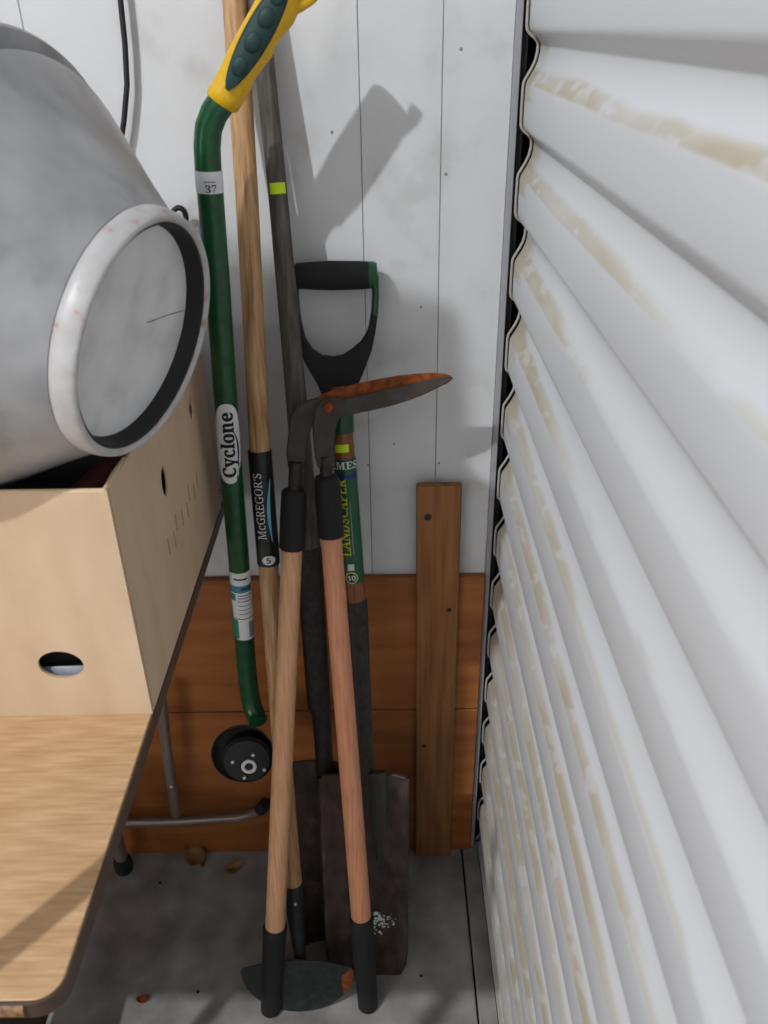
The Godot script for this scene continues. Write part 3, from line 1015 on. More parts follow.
func spade() -> void:
	var o := thing("garden_spade", "garden spade with a black and green D-handle and a rusty brown blade", "spade", Vector3(-0.045, 0, 0.245))
	var top: Vector3 = Vector3(-0.059, 0.9173, 0.0524)
	var low: Vector3 = Vector3(-0.0417, 0.5051, 0.1389)
	var s := Solid.new()
	# shaft: varnished wood, then the long steel socket
	s.tube([Vector3(-0.0587, 0.9259, 0.0506), Vector3(-0.0533, 0.8187, 0.0731), Vector3(-0.0476, 0.6971, 0.0986), Vector3(-0.0439, 0.6344, 0.1118)], [0.0140, 0.0142, 0.0142, 0.0142], 20)
	part("shaft", s, M.varnished, o, "varnished wooden shaft")
	s = Solid.new()
	s.tube([Vector3(-0.0444, 0.6416, 0.1103), Vector3(-0.0439, 0.6373, 0.1112), Vector3(-0.0413, 0.5206, 0.1357), Vector3(-0.0386, 0.3926, 0.1626), Vector3(-0.0358, 0.3252, 0.1767), Vector3(-0.0345, 0.2464, 0.1933)], [0.0148, 0.0155, 0.0148, 0.0145, 0.012, 0.004], 20)
	part("socket", s, M.dark_steel, o, "dark steel socket")
	var sh := Shaft.new(Vector3(-0.0464, 0.6689, 0.1045), Vector3(-0.0539, 0.8381, 0.069), 0.0143)
	# collar under the yoke
	s = Solid.new()
	s.tube([Vector3(-0.0549, 0.8675, 0.0628), Vector3(-0.056, 0.8926, 0.0576), Vector3(-0.0568, 0.9075, 0.0544)], [0.0152, 0.0158, 0.0165], 20)
	var y0 := part("collar", s, M.green_paint, o, "dark green plastic collar")
	# D-handle
	var front := Vector3(0, 0.205, 0.98).normalized()
	s = Solid.new()
	var yoke := [Vector3(-0.1048, 0.9806, 0.0503), Vector3(-0.0986, 0.9581, 0.055), Vector3(-0.0907, 0.9437, 0.058), Vector3(-0.0827, 0.9291, 0.0611), Vector3(-0.0794, 0.9194, 0.0631), Vector3(-0.0774, 0.9072, 0.0657), Vector3(-0.0403, 0.9066, 0.0658), Vector3(-0.0374, 0.9212, 0.0627), Vector3(-0.027, 0.9428, 0.0582), Vector3(-0.0155, 0.9711, 0.0523), Vector3(-0.0108, 0.992, 0.0479), Vector3(-0.0081, 1.0104, 0.044), Vector3(-0.0146, 1.0128, 0.0435), Vector3(-0.0173, 1.0002, 0.0462), Vector3(-0.0223, 0.9899, 0.0483), Vector3(-0.0286, 0.9806, 0.0503), Vector3(-0.0397, 0.9714, 0.0522), Vector3(-0.0521, 0.9639, 0.0538), Vector3(-0.0643, 0.9618, 0.0542), Vector3(-0.0777, 0.9637, 0.0538), Vector3(-0.0895, 0.9722, 0.052), Vector3(-0.0974, 0.9852, 0.0493), Vector3(-0.1003, 1.0003, 0.0461), Vector3(-0.102, 1.0141, 0.0432), Vector3(-0.1081, 1.0119, 0.0437), Vector3(-0.1078, 0.9946, 0.0473)]
	s.prism(yoke, front, 0.022, 0.0016, true)
	part("yoke", s, M.rubber, o, "black plastic yoke")
	var arms := [[Vector3(-0.0203, 0.9793, 0.0393), Vector3(-0.0144, 0.9968, 0.0357), Vector3(-0.0113, 1.0142, 0.032), Vector3(-0.0101, 1.0314, 0.0284), Vector3(-0.0104, 1.0484, 0.0248), Vector3(-0.0126, 1.0619, 0.022)], [Vector3(-0.1021, 0.9805, 0.0391), Vector3(-0.1049, 0.9982, 0.0354), Vector3(-0.1059, 1.0156, 0.0317), Vector3(-0.1063, 1.0328, 0.0281), Vector3(-0.106, 1.0498, 0.0245), Vector3(-0.1048, 1.0633, 0.0217)]]
	for arm in arms:
		s = Solid.new()
		s.tube(arm, [0.0045, 0.0048, 0.0046, 0.0045, 0.0048, 0.005], 12, true, 1.8, Vector3.RIGHT)
		part("arm", s, M.green_paint, o, "dark green side arm")
	s = Solid.new()
	var g0: Vector3 = Vector3(-0.107, 1.0544, 0.0236)
	var g1: Vector3 = Vector3(-0.0079, 1.054, 0.0237)
	var gx := (g1 - g0).normalized()
	var gl := g0.distance_to(g1)
	s.lathe([Vector2(0, 0.0), Vector2(0.012, 0.0), Vector2(0.0148, 0.003), Vector2(0.0160, 0.02), Vector2(0.0172, gl * 0.45), Vector2(0.0165, gl - 0.02), Vector2(0.0158, gl - 0.0095), Vector2(0, gl - 0.0095)], g0, gx, 24)
	part("grip", s, M.rubber, o, "black ribbed grip")
	s = Solid.new()
	s.lathe([Vector2(0, gl - 0.0094), Vector2(0.0158, gl - 0.0094), Vector2(0.0158, gl - 0.004), Vector2(0.014, gl), Vector2(0, gl)], g0, gx, 24)
	part("grip_end", s, M.green_paint, o, "dark green end")
	# label sleeve
	var hl := func(px: Vector3) -> float: return sh.up(px)
	var h0: float = hl.call(Vector3(-0.0464, 0.6689, 0.1045))
	var h1: float = hl.call(Vector3(-0.0527, 0.8355, 0.0695))
	var hr := 0.0148 * PI * 0.96
	part("label_sleeve", sleeve(sh, [[h0, -hr, hr], [lerpf(h0, h1, 0.3), -hr, hr], [lerpf(h0, h1, 0.7), -hr, hr], [h1, -hr, hr]], 0.0007), M.label_green, o, "green printed label sleeve")
	var hb: float = hl.call(Vector3(-0.0522, 0.8108, 0.0747))
	part("label_band", sleeve(sh, [[hb - 0.001, -hr, hr], [hb + 0.006, -hr, hr]], 0.001), M.deep_blue, o, "blue stripe")
	var hm: float = hl.call(Vector3(-0.053, 0.8278, 0.0712))
	letters(o, "lettering", "AMES", 0.0096, func(x: float, y: float) -> Vector3: return sh.at(x - 0.0022, hm + y, 0.0013), M.paper, "Droid Serif")
	var mid: float = hl.call(Vector3(-0.0498, 0.759, 0.0856))
	letters(o, "lettering", "LANDSCAPER", 0.0118, func(x: float, y: float) -> Vector3: return sh.at(-y - 0.0062, mid + x, 0.0013), M.label_yellow, "Droid Serif", true, 0.92)
	part("small_print", sleeve(sh, [[mid - 0.05, 0.0022, 0.0034], [mid + 0.022, 0.0022, 0.0034]], 0.0009), M.faint_ink, o)
	part("badge", sleeve(sh, oval(-0.0022, h0 + 0.009, 0.0082, 0.0082), 0.0010), M.label_yellow, o)
	part("badge_centre", sleeve(sh, oval(-0.0022, h0 + 0.009, 0.0066, 0.0066), 0.0014), M.deep_blue, o)
	letters(o, "lettering", "10", 0.007, func(x: float, y: float) -> Vector3: return sh.at(x - 0.0022, h0 + 0.009 + y, 0.0018), M.paper)
	part("label_patch", sleeve(sh, [[h0 + 0.0195, -0.0065, 0.002], [h0 + 0.0285, -0.0055, 0.002]], 0.0010), M.paper, o)
	var ht: float = hl.call(Vector3(-0.0549, 0.8497, 0.0666))
	part("lot_tag", sleeve(sh, [[ht - 0.005, -0.011, 0.0065], [ht + 0.005, -0.011, 0.0065]], 0.0008), M.tag_yellow, o, "bright yellow paper tag")
	# blade
	s = Solid.new()
	var lt: Vector3 = Vector3(-0.1063, 0.367, 0.1679)
	var rt: Vector3 = Vector3(0.0263, 0.3649, 0.1684)
	var lb: Vector3 = Vector3(-0.106, -0.0197, 0.2491)
	var rb: Vector3 = Vector3(0.0225, -0.0217, 0.2496)
	lb.y = 0.0
	lb.z = 0.247
	rb.y = 0.0
	rb.z = 0.247
	lb.x = -0.106
	rb.x = 0.022
	var nrm := Vector3(0, 0.205, 0.98).normalized()
	var rings := []
	for k in 17:
		var t := k / 16.0
		var narrow := 1.0
		if t < 0.1:
			narrow = lerpf(0.82, 1.0, sqrt(t / 0.1))
		var r := PackedVector3Array()
		for f in [0.0, 1.0]:
			for jj in 21:
				var j: int = jj if f == 0.0 else 20 - jj
				var u := lerpf(-1.0, 1.0, j / 20.0) * narrow
				var p: Vector3 = lb.lerp(lt, t).lerp(rb.lerp(rt, t), (u + 1.0) / 2.0)
				# shoulders fall a little towards the outside, the middle swells out over the socket
				if t > 0.9:
					p.y += 0.007 * (1.0 - absf(u)) * (t - 0.9) / 0.1
				if t < 0.02:
					p.y += 0.003 * u * u
				var swell := exp(-pow((u - 0.12) * 4.2, 2.0)) * 0.013 * smoothstep(0.35, 1.0, t)
				p += nrm * (swell + 0.010 * u * u * (0.4 + 0.6 * t) - 0.002 - f * 0.0022)
				r.append(p)
		rings.append(r)
	s.loft(rings, true, true, false, 9.0)
	var bl := part("blade", s, M.spade_steel, o, "rusty brown steel blade")
	# folded treads at the shoulders
	s = Solid.new()
	var tw := nrm * 0.006
	s.tube([Vector3(-0.0998, 0.3731, 0.1736), Vector3(-0.0739, 0.3717, 0.1709)], [0.0025, 0.0022], 10, true, 1.8, Vector3.UP)
	part("tread", s, M.spade_steel, bl)
	s = Solid.new()
	s.tube([Vector3(0.0016, 0.3722, 0.1708), Vector3(0.0218, 0.3705, 0.1752)], [0.0022, 0.0025], 10, true, 1.8, Vector3.UP)
	part("tread", s, M.spade_steel, bl)
	# green paint left on the ridge that covers the socket
	s = Solid.new()
	s.tube([Vector3(-0.0214, 0.3812, 0.1749), Vector3(-0.0194, 0.3342, 0.1848), Vector3(-0.019, 0.2708, 0.1951), Vector3(-0.0199, 0.2223, 0.2013)], [0.015, 0.014, 0.010, 0.003], 16, true, 0.35, Vector3.RIGHT)
	part("socket_ridge", s, M.worn_green, bl, "ridge with worn green paint")
	# flecks of white paint
	s = Solid.new()
	var rg := RandomNumberGenerator.new()
	rg.seed = 3
	for i in 90:
		var x := rg.randf_range(371, 396)
		var y := rg.randf_range(902, 930)
		if x > 382 and y > 922 or x > 388 and rg.randf() < 0.4:
			continue
		var c: Vector3 = pick(lb, lt, rb, rt, x, y)
		var rr := rg.randf_range(0.0008, 0.0034) * (1.0 if x < 384 else 0.6)
		s.lathe([Vector2(0, 0.0006), Vector2(rr * 0.7, 0.0005), Vector2(rr, -0.0004), Vector2(0, -0.0004)], c, nrm, 7)
	part("paint_fleck", s, M.splash, bl, "splash of white paint")


# a point on the face of the spade's blade, from fractions across and up given on a 0-1000 sheet
func pick(lb: Vector3, lt: Vector3, rb: Vector3, rt: Vector3, x: float, y: float) -> Vector3:
	var t := (985.0 - y) / 209.0 * 0.98
	t = clampf(t * 0.86, 0.0, 1.0)
	var u := clampf((x - lerpf(327.0, 318.0, t)) / 84.0, 0.0, 1.0)
	var uu := u * 2.0 - 1.0
	var n := Vector3(0, 0.205, 0.98).normalized()
	return lb.lerp(lt, t).lerp(rb.lerp(rt, t), u) + n * (0.010 * uu * uu * (0.4 + 0.6 * t) - 0.0018 + exp(-pow((uu - 0.12) * 4.2, 2.0)) * 0.013 * smoothstep(0.35, 1.0, t))


func wood_edger() -> void:
	var o := thing("lawn_edger", "half-moon lawn edger with a long pale wooden handle and black label sleeve", "edger", Vector3(-0.147, 0, 0.29))
	var s := Solid.new()
	var top: Vector3 = Vector3(-0.1491, 1.345, 0.0183)
	var foot: Vector3 = Vector3(-0.1503, 0.1855, 0.2155)
	var d := (top - foot).normalized()
	var last := top + d * 0.17
	s.tube([foot - d * 0.02, Vector3(-0.1528, 0.3416, 0.1889), Vector3(-0.1542, 0.5555, 0.1526), Vector3(-0.1552, 0.8622, 0.1004), Vector3(-0.1503, 1.1462, 0.0521), top, last, last + d * 0.008], [0.0138, 0.0135, 0.0132, 0.0128, 0.0128, 0.0128, 0.0128, 0.008], 20)
	part("handle", s, M.pine, o, "pale pine handle")
	var sh := Shaft.new(Vector3(-0.1541, 0.7165, 0.1252), Vector3(-0.1558, 0.8622, 0.1004), 0.0129)
	var h1: float = sh.up(Vector3(-0.1558, 0.8622, 0.1004))
	var h0: float = sh.up(Vector3(-0.1544, 0.7124, 0.1259))
	var hr := 0.0129 * PI * 0.96
	part("label_sleeve", sleeve(sh, [[h0, -hr, hr], [h0 * 0.5 + h1 * 0.5, -hr, hr], [h1, -hr, hr]], 0.0018), M.sleeve_black, o, "black printed label sleeve")
	var mid: float = sh.up(Vector3(-0.1548, 0.7938, 0.1121))
	letters(o, "lettering", "McGREGOR'S", 0.0092, func(x: float, y: float) -> Vector3: return sh.at(-y - 0.0048, mid + x, 0.0024), M.paper, "Droid Serif", false, 1.1)
	# blue swoosh
	var rows := []
	for i in 15:
		var t := i / 14.0
		var h := lerpf(mid - 0.048, mid + 0.034, t)
		var c := 0.0062 - 0.0035 * sin(t * PI * 0.9) + 0.004 * t
		var w := 0.0019 * sin(clampf(t * 0.92 + 0.05, 0, 1) * PI)
		rows.append([h, c - w, c + w])
	part("swoosh", sleeve(sh, rows, 0.0022), M.sky_blue, o, "pale blue swoosh")
	part("badge", sleeve(sh, oval(0.0005, h0 + 0.0095, 0.0078, 0.0062), 0.0022), M.paper, o)
	letters(o, "lettering", "5", 0.0075, func(x: float, y: float) -> Vector3: return sh.at(x, h0 + 0.0095 + y, 0.0027), M.ink)
	# socket and neck down to the blade
	s = Solid.new()
	s.tube([Vector3(-0.1507, 0.1913, 0.2145), Vector3(-0.1504, 0.1836, 0.2158), Vector3(-0.1496, 0.127, 0.2254), Vector3(-0.1463, 0.0813, 0.2452), Vector3(-0.1426, 0.0634, 0.2662), Vector3(-0.1397, 0.0361, 0.286)], [0.0138, 0.0152, 0.0138, 0.0105, 0.008, 0.0062], 20)
	part("socket", s, M.edger_green, o, "dark green steel socket")
	s = Solid.new()
	s.lathe([Vector2(0, 0.0016), Vector2(0.0025, 0.001), Vector2(0.003, -0.002), Vector2(0, -0.002)], Vector3(-0.1476, 0.1666, 0.2342), Vector3(-0.1, 0.3, 1), 12)
	part("rivet", s, M.silver, o)
	# blade: half moon standing on its rounded edge
	s = Solid.new()
	var nrm := Vector3(0, 0.24, 0.97).normalized()
	var poly := []
	var cx := -0.146
	var upv := Vector3(0, 0.97, -0.24)
	var base := Vector3(cx, 0.0, 0.302)
	for i in 25:
		var t := PI + PI * i / 24.0
		poly.append(base + Vector3(cos(t) * 0.086, 0, 0) + upv * (0.078 + sin(t) * 0.078))
	poly.append(base + Vector3(0.083, 0, 0) + upv * 0.083)
	poly.append(base + Vector3(0.045, 0, 0) + upv * 0.094)
	poly.append(base + Vector3(0.0, 0, 0) + upv * 0.098)
	poly.append(base + Vector3(-0.045, 0, 0) + upv * 0.094)
	poly.append(base + Vector3(-0.083, 0, 0) + upv * 0.083)
	s.prism(poly, nrm, 0.003, 0.0008)
	var b := part("blade", s, M.edger_green, o, "dark green half-moon blade")
	s = Solid.new()
	var rp := []
	for i in 7:
		var t := TAU - PI * 0.20 + PI * 0.20 * i / 6.0
		rp.append(base + nrm * 0.0006 + Vector3(cos(t) * 0.0855, 0, 0) + upv * (0.078 + sin(t) * 0.0775))
	rp.append(base + nrm * 0.0006 + Vector3(0.081, 0, 0) + upv * 0.083)
	rp.append(base + nrm * 0.0006 + Vector3(0.066, 0, 0) + upv * 0.066)
	s.prism(rp, nrm, 0.001, 0.0002)
	part("rust_patch", s, M.rust, b, "orange rust on the blade tip")


func wheel_edger() -> void:
	var zz := 0.14
	var o := thing("wheel_edger", "green steel tool with yellow grip, white oval label and black wheel foot", "edger", Vector3(-0.21, 0.33, 0.14))
	var s := Solid.new()
	var path := [Vector3(-0.1554, 1.25, 0.12), Vector3(-0.1645, 1.2395, 0.12), Vector3(-0.1715, 1.2262, 0.12), Vector3(-0.1749, 1.2097, 0.12), Vector3(-0.1764, 1.1892, 0.12), Vector3(-0.1769, 1.1681, 0.12), Vector3(-0.1804, 1.0653, 0.12), Vector3(-0.1884, 0.8855, 0.12), Vector3(-0.193, 0.7292, 0.12), Vector3(-0.2005, 0.5463, 0.12), Vector3(-0.2016, 0.4908, 0.12), Vector3(-0.1989, 0.4667, 0.125), Vector3(-0.1933, 0.4529, 0.133), Vector3(-0.1896, 0.4499, 0.142)]
	s.tube(path, [0.0136], 22)
	part("shaft", s, M.green_paint, o, "glossy dark green steel shaft")
	# grip: yellow moulding with finger swells, running up to the right
	var g0: Vector3 = Vector3(-0.1554, 1.25, 0.12)
	var g1: Vector3 = Vector3(-0.09, 1.3396, 0.12)
	var d := (g1 - g0).normalized()
	var eye := (Vector3(0, 1.313, 1.03) - g0)
	var n := (eye - d * eye.dot(d)).normalized()
	var sd := d.cross(n)      # to the lower right side of the grip
	s = Solid.new()
	var rings := []
	var stations := [[-0.002, 0.0152, 0.0152, 0.015], [0.0, 0.0168, 0.0172, 0.017], [0.008, 0.0162, 0.0178, 0.0168], [0.02, 0.0158, 0.0182, 0.0168], [0.034, 0.0165, 0.0166, 0.0172], [0.046, 0.0172, 0.0176, 0.018], [0.06, 0.0172, 0.0200, 0.0182], [0.072, 0.017, 0.0184, 0.018], [0.082, 0.0168, 0.0196, 0.018], [0.095, 0.0168, 0.0222, 0.018], [0.105, 0.0168, 0.0212, 0.0178], [0.118, 0.0168, 0.0200, 0.0175], [0.128, 0.0164, 0.0190, 0.0172], [0.132, 0.0135, 0.0155, 0.014], [0.134, 0.006, 0.006, 0.006]]
	for q in stations:
		var r := PackedVector3Array()
		for j in 24:
			var t := TAU * j / 24.0
			var w: float = q[2] if cos(t) > 0.0 else q[1]
			r.append(g0 + d * q[0] + sd * cos(t) * w + n * sin(t) * q[3])
		rings.append(r)
	s.loft(rings, true, true, false, 9.0)
	# the finger guard at the top, reaching out to the right
	s.tube([g0 + d * 0.105 + sd * 0.012, Vector3(-0.0837, 1.3236, 0.12), Vector3(-0.075, 1.3291, 0.12), Vector3(-0.0654, 1.3337, 0.12), Vector3(-0.0567, 1.3399, 0.12), Vector3(-0.0526, 1.3484, 0.12)], [0.009, 0.0075, 0.0062, 0.0058, 0.0056, 0.0055], 14)
	part("grip", s, M.yellow, o, "bright yellow moulded grip")
	# green soft insert on the face of the grip with raised pads
	var ins := func(u: float, h: float, lift: float) -> Vector3:
		var t := u / 0.0172
		return g0 + d * h + (n * cos(t) + sd * sin(t)) * (0.0172 + lift)
	s = Solid.new()
	rings = []
	for i in 19:
		var t := i / 18.0
		var h := lerpf(0.014, 0.128, t)
		var w := 0.0122 * pow(sin(PI * clampf(0.01 + t * 0.98, 0, 1)), 0.6)
		var r := PackedVector3Array()
		for j in 11:
			r.append(ins.call(lerpf(-w, w, j / 10.0) - 0.001, h, 0.0022))
		for j in 11:
			r.append(ins.call(lerpf(w, -w, j / 10.0) - 0.001, h, -0.004))
		rings.append(r)
	s.loft(rings, true, true, false, 9.0)
	var gi := part("grip_insert", s, M.grip_green, o, "dark green soft insert")
	for h in [0.038, 0.062, 0.086, 0.108]:
		s = Solid.new()
		var c: Vector3 = ins.call(-0.001, h, 0.0005)
		var rr := []
		for k in 6:
			var t := k / 5.0 * PI / 2.0
			var r := PackedVector3Array()
			for j in 18:
				var a := TAU * j / 18.0
				r.append(c + (d * cos(a) * 0.0105 + sd * sin(a) * 0.0078) * cos(t) + n * (sin(t) * 0.0042))
			rr.append(r)
		s.loft(rr, true, true, false, 9.0)
		part("grip_pad", s, M.grip_green, gi)
	# paper sticker, oval label, instruction label
	var up := Shaft.new(Vector3(-0.1772, 1.1633, 0.12), Vector3(-0.1764, 1.1873, 0.12), 0.0136)
	var hr := 0.0136 * PI * 0.62
	var hs: float = up.up(Vector3(-0.1769, 1.1768, 0.12))
	part("lot_sticker", sleeve(up, [[hs - 0.0105, -hr, hr], [hs, -hr, hr], [hs + 0.0105, -hr, hr]], 0.0006), M.paper, o, "white paper lot sticker")
	letters(o, "lettering", "37", 0.0072, func(x: float, y: float) -> Vector3: return up.at(x + 0.0012, hs - 0.0055 + y, 0.0011), M.ink, "Droid Serif")
	part("small_print", sleeve(up, [[hs + 0.0005, -0.005, 0.006], [hs + 0.0016, -0.005, 0.006]], 0.0010), M.faint_ink, o)
	var md := Shaft.new(Vector3(-0.1884, 0.8855, 0.12), Vector3(-0.1793, 1.0653, 0.12), 0.0136)
	part("oval_label", sleeve(md, oval(-0.0005, 0.0, 0.0195, 0.0520, 0.42), 0.0006), M.paper, o, "white oval label")
	letters(o, "lettering", "Cyclone", 0.0150, func(x: float, y: float) -> Vector3: return md.at(-y - 0.001, x - 0.001, 0.0012), M.ink, "Droid Serif", true, 1.04, 0.0004)
	var rows := []
	for i in 13:
		var t := i / 12.0
		var c := 0.0098 + 0.002 * sin(t * PI)
		var w := 0.0009 * sin(PI * clampf(0.1 + t * 0.88, 0, 1)) + 0.0002
		rows.append([lerpf(-0.026, 0.017, t), c - w - 0.0035 * pow(t, 3.0), c + w - 0.0035 * pow(t, 3.0)])
	part("swash", sleeve(md, rows, 0.0011), M.ink, o)
	var lw := Shaft.new(Vector3(-0.1991, 0.5462, 0.12), Vector3(-0.193, 0.7292, 0.12), 0.0136)
	var ha: float = lw.up(Vector3(-0.1988, 0.5923, 0.12))
	var hb: float = lw.up(Vector3(-0.1945, 0.7013, 0.12))
	var hl := hb - ha
	var w2 := 0.0178
	part("paper_label", sleeve(lw, [[ha, -w2, w2], [ha + hl * 0.5, -w2, w2], [hb - 0.003, -w2, w2], [hb, -w2 + 0.003, w2 - 0.003]], 0.0006), M.paper, o, "white printed instruction label")
	var bars := [["blue_band", 0.72, 0.82, -0.017, 0.015, "label_blue"], ["teal_block", 0.60, 0.70, -0.017, -0.0085, "teal"], ["red_rule", 0.325, 0.335, -0.013, 0.017, "red_line"], ["teal_block", 0.02, 0.31, -0.0178, -0.0075, "teal"], ["grey_block", 0.03, 0.27, 0.006, 0.016, "faint_ink"], ["small_print", 0.905, 0.925, -0.009, 0.009, "ink"], ["small_print", 0.67, 0.685, -0.005, 0.014, "faint_ink"], ["small_print", 0.63, 0.645, -0.005, 0.012, "faint_ink"], ["small_print", 0.585, 0.60, -0.005, 0.014, "faint_ink"], ["small_print", 0.52, 0.53, -0.005, 0.013, "faint_ink"], ["small_print", 0.46, 0.47, -0.005, 0.014, "faint_ink"], ["small_print", 0.40, 0.41, -0.005, 0.012, "faint_ink"], ["blue_band", 0.76, 0.79, 0.0, 0.014, "deep_blue"]]
	for q in bars:
		part(q[0], sleeve(lw, [[ha + hl * q[1], q[3], q[4]], [ha + hl * q[2], q[3], q[4]]], 0.0009 if q[5] != "deep_blue" else 0.0012), M[q[5]], o)
	# foot: thin steel cup with a black hub facing down and out, four bolts and a bright washer
	var c: Vector3 = Vector3(-0.2212, 0.3729, 0.125)
	var ax := Vector3(0.14, -0.02, 0.985).normalized()
	ax = (Vector3(0.06, 0.28, 0.93)).normalized()
	s = Solid.new()
	s.lathe([Vector2(0.0, -0.006), Vector2(0.020, -0.006), Vector2(0.034, -0.0045), Vector2(0.043, 0.001), Vector2(0.0455, 0.006), Vector2(0.047, 0.006), Vector2(0.0445, -0.001), Vector2(0.035, -0.0075), Vector2(0.0, -0.009)], c, ax, 48)
	part("steel_disc", s, M.dark_steel, o, "thin grey steel disc")
	s = Solid.new()
	var hc: Vector3 = c + Vector3(0.007, -0.006, 0.0) + ax * 0.006
	s.lathe([Vector2(0.0, -0.012), Vector2(0.036, -0.012), Vector2(0.0385, -0.004), Vector2(0.0375, 0.008), Vector2(0.033, 0.0125), Vector2(0.018, 0.0135), Vector2(0.0, 0.0135)], hc, ax, 48)
	var hub := part("wheel", s, M.black, o, "black plastic wheel")
	var fx := Vector3(1, 0, 0) - ax * ax.x
	fx = fx.normalized()
	var fy := ax.cross(fx)
	var wc := hc + fx * 0.003 - fy * 0.008 + ax * 0.001
	s = Solid.new()
	s.lathe([Vector2(0.0062, 0.012), Vector2(0.0112, 0.012), Vector2(0.0116, 0.0134), Vector2(0.0106, 0.0146), Vector2(0.0068, 0.0146), Vector2(0.006, 0.0134)], wc, ax, 28, true)
	part("washer", s, M.paper, hub, "bright washer")
	for q in [[-0.0235, 0.009], [0.007, 0.019], [0.0225, -0.006], [-0.0075, -0.0175]]:
		s = Solid.new()
		var bc: Vector3 = wc + fx * q[0] + fy * q[1]
		s.lathe([Vector2(0, 0.0165), Vector2(0.0024, 0.016), Vector2(0.0038, 0.014), Vector2(0.0038, 0.004), Vector2(0, 0.004)], bc, ax, 6)
		part("bolt", s, M.silver, hub, "small steel bolt")


func shears() -> void:
	var o := thing("edging_shears", "long-handled edging shears with two pale wooden handles, standing on black grips with rusty blades up", "shears", Vector3(-0.115, 0, 0.30))
	var grips := [[Vector3(-0.1906, -0.0061, 0.3012), Vector3(-0.1751, 0.155, 0.2682), Vector3(-0.1194, 0.7507, 0.1461), Vector3(-0.1133, 0.8224, 0.1314), M.beech], [Vector3(-0.0403, 0.0134, 0.2972), Vector3(-0.0465, 0.1713, 0.2649), Vector3(-0.0702, 0.7656, 0.143), Vector3(-0.073, 0.8392, 0.128), M.beech_pink]]
	for g in grips:
		var b: Vector3 = g[0]
		var w: Vector3 = g[1]
		var t: Vector3 = g[2]
		var e: Vector3 = g[3]
		b.y = maxf(b.y, 0.0)
		var d := (w - b).normalized()
		var foot := Vector3(b.x, 0.002, b.z)
		var s := Solid.new()
		s.tube([foot, foot + d * 0.004, foot + d * 0.05, w, w + d * 0.006, w + d * 0.008], [0.0125, 0.0152, 0.0160, 0.0178, 0.0180, 0.0150], 20)
		part("grip", s, M.rubber, o, "black rubber grip")
		var d2 := (t - w).normalized()
		s = Solid.new()
		s.tube([w - d2 * 0.02, w, w.lerp(t, 0.5), t, t + d2 * 0.01], [0.0148, 0.0148, 0.0142, 0.0132, 0.0132], 20)
		part("handle", s, g[4], o, "smooth wooden handle")
		var d3 := (e - t).normalized()
		s = Solid.new()
		s.tube([t - d3 * 0.003, t, t.lerp(e, 0.5), e - d3 * 0.004, e, e + d3 * 0.002], [0.0150, 0.0164, 0.0162, 0.0154, 0.0135, 0.006], 20)
		part("ferrule", s, M.rubber, o, "black rubber ferrule")
	# tangs and blades: two forged halves, one crossing behind the other
	var f := Vector3(0, 0.2, 0.98).normalized()
	var s2 := Solid.new()
	s2.tube([Vector3(-0.1136, 0.8174, 0.1324), Vector3(-0.1114, 0.8373, 0.1284), Vector3(-0.1092, 0.857, 0.1243)], [0.0075, 0.0080, 0.0085], 14)
	part("tang", s2, M.dark_steel, o)
	s2 = Solid.new()
	s2.tube([Vector3(-0.074, 0.8293, 0.13), Vector3(-0.0733, 0.8466, 0.1264), Vector3(-0.0727, 0.8638, 0.1229)], [0.0075, 0.0080, 0.0085], 14)
	part("tang", s2, M.dark_steel, o)
	var left := [Vector3(-0.1192, 0.8498, 0.1258), Vector3(-0.1208, 0.8657, 0.1225), Vector3(-0.1171, 0.8898, 0.1176), Vector3(-0.1136, 0.9112, 0.1132), Vector3(-0.1059, 0.9229, 0.1108), Vector3(-0.0938, 0.9297, 0.1094), Vector3(-0.0782, 0.9341, 0.1085), Vector3(-0.0654, 0.9304, 0.1093), Vector3(-0.0648, 0.914, 0.1126), Vector3(-0.0805, 0.9072, 0.114), Vector3(-0.0893, 0.8978, 0.116), Vector3(-0.095, 0.8762, 0.1204), Vector3(-0.0986, 0.8495, 0.1259)]
	s2 = Solid.new()
	s2.prism(left, f, 0.006, 0.0016)
	part("tang_plate", s2, M.shear_steel, o, "brown forged plate")
	var right := [Vector3(-0.0824, 0.852, 0.1313), Vector3(-0.0855, 0.8642, 0.1288), Vector3(-0.087, 0.8859, 0.1244), Vector3(-0.0874, 0.9038, 0.1207), Vector3(-0.083, 0.9237, 0.1166), Vector3(-0.0744, 0.934, 0.1145), Vector3(-0.0555, 0.9372, 0.1139), Vector3(-0.0452, 0.9278, 0.1158), Vector3(-0.0539, 0.9151, 0.1184), Vector3(-0.0597, 0.8998, 0.1215), Vector3(-0.0622, 0.8796, 0.1257), Vector3(-0.0619, 0.8517, 0.1314)]
	s2 = Solid.new()
	s2.prism(right, f, 0.006, 0.0016)
	part("tang_plate", s2, M.shear_steel, o, "brown forged plate")
	# back blade, rusty, its back edge standing above the front blade
	var back := [Vector3(-0.0797, 0.9283, 0.1097), Vector3(-0.0782, 0.9353, 0.1083), Vector3(-0.0651, 0.9403, 0.1072), Vector3(-0.0473, 0.9453, 0.1062), Vector3(-0.0295, 0.9496, 0.1053), Vector3(-0.006, 0.9539, 0.1045), Vector3(0.0174, 0.9575, 0.1037), Vector3(0.0349, 0.959, 0.1034), Vector3(0.0524, 0.9597, 0.1033), Vector3(0.0688, 0.9587, 0.1035), Vector3(0.077, 0.9561, 0.104), Vector3(0.0794, 0.9526, 0.1047), Vector3(0.0724, 0.947, 0.1059), Vector3(0.0407, 0.9382, 0.1077), Vector3(0.0054, 0.9306, 0.1092), Vector3(-0.042, 0.9254, 0.1103), Vector3(-0.0717, 0.9212, 0.1112)]
	s2 = Solid.new()
	s2.prism(back, f, 0.004, 0.001)
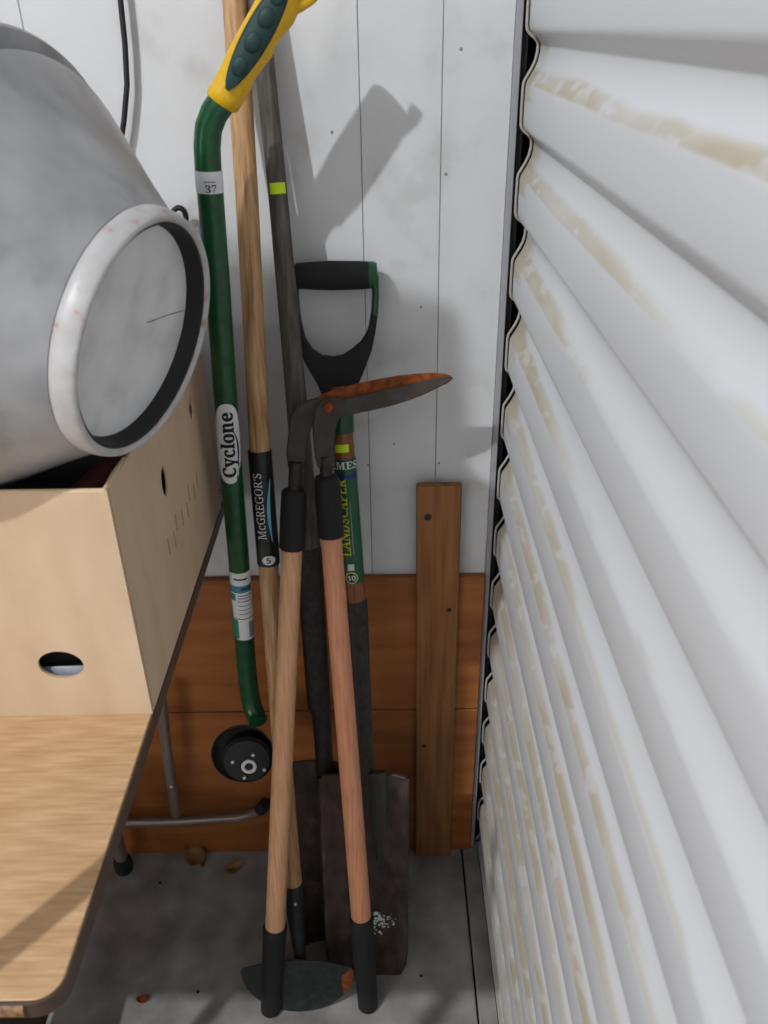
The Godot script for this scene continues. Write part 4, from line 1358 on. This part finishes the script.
	part("blade", s2, M.rust, o, "rust-orange blade")
	var fr := [Vector3(-0.0797, 0.919, 0.1176), Vector3(-0.0804, 0.9283, 0.1157), Vector3(-0.0651, 0.9304, 0.1153), Vector3(-0.0474, 0.9336, 0.1146), Vector3(-0.0274, 0.938, 0.1137), Vector3(-0.0004, 0.9439, 0.1125), Vector3(0.0289, 0.9498, 0.1113), Vector3(0.0545, 0.9546, 0.1103), Vector3(0.0765, 0.9577, 0.1097), Vector3(0.0795, 0.9548, 0.1103), Vector3(0.0673, 0.9475, 0.1118), Vector3(0.0522, 0.9403, 0.1132), Vector3(0.0417, 0.9358, 0.1142), Vector3(0.0276, 0.9308, 0.1152), Vector3(0.0135, 0.9266, 0.1161), Vector3(-0.0007, 0.9229, 0.1168), Vector3(-0.0137, 0.9203, 0.1173), Vector3(-0.0361, 0.916, 0.1182), Vector3(-0.0563, 0.9116, 0.1191), Vector3(-0.0717, 0.9118, 0.1191)]
	s2 = Solid.new()
	s2.prism(fr, f, 0.004, 0.0012)
	part("blade", s2, M.shear_steel, o, "dull grey-brown blade")
	s2 = Solid.new()
	s2.lathe([Vector2(0, 0.0095), Vector2(0.0045, 0.009), Vector2(0.0062, 0.007), Vector2(0.0066, 0.0), Vector2(0, 0.0)], Vector3(-0.0671, 0.9246, 0.1165), f, 6)
	part("pivot_bolt", s2, M.rust, o, "rusty pivot bolt")


func leaf(at: Vector3, size: float, turn: float, curl: float, m: Material, label: String) -> void:
	var s := Solid.new()
	var rings := []
	for k in 9:
		var t := k / 8.0
		var w := size * 0.36 * pow(sin(PI * clampf(0.03 + t * 0.94, 0, 1)), 0.7)
		var r := PackedVector3Array()
		for f in [0.0, 1.0]:
			for jj in 7:
				var u := lerpf(-1, 1, jj / 6.0) * (1.0 if f == 0.0 else -1.0)
				var p := Vector3((t - 0.5) * size, curl * (u * u * 0.35 + pow(t - 0.5, 2.0)) * size + 0.0012 - f * 0.0008, u * w)
				r.append(at + Basis(Vector3.UP, turn) * p)
		rings.append(r)
	s.loft(rings, true, true, false, 9.0)
	single("dry_leaf", s, m, at, label, "leaf")


func litter() -> void:
	leaf(Vector3(-0.3549, 0.001, 0.0325), 0.054, -0.9, 0.8, M.dry_leaf, "larger curled tan dry leaf on the concrete below the plywood")
	leaf(Vector3(-0.2842, 0.001, 0.0543), 0.032, 0.5, 1.0, M.dry_leaf, "smaller brown dry leaf on the concrete right of the larger one")
	leaf(Vector3(-0.3919, 0.001, 0.2828), 0.018, 0.2, 0.8, M.red_leaf, "small red-brown leaf on the floor in front of the table corner")
	var rg := RandomNumberGenerator.new()
	rg.seed = 8
	for q in [[Vector3(-0.3085, 0.001, 0.2698), "dark bit of grit on the shadowed floor between the table and the shears"], [Vector3(0.0433, 0.001, 0.2486), "dark bit of grit on the floor right of the spade blade"], [Vector3(-0.4126, 0.001, 0.0747), "dark bit of grit on the floor near the table's rubber foot"]]:
		var s := Solid.new()
		s.lathe([Vector2(0, -0.001), Vector2(0.0022, 0.0), Vector2(0.0026, 0.0012), Vector2(0.0012, 0.0026), Vector2(0, 0.003)], q[0], Vector3(0.1, 1, 0.1), 7)
		single("grit", s, M.grit, q[0], q[1], "grit")
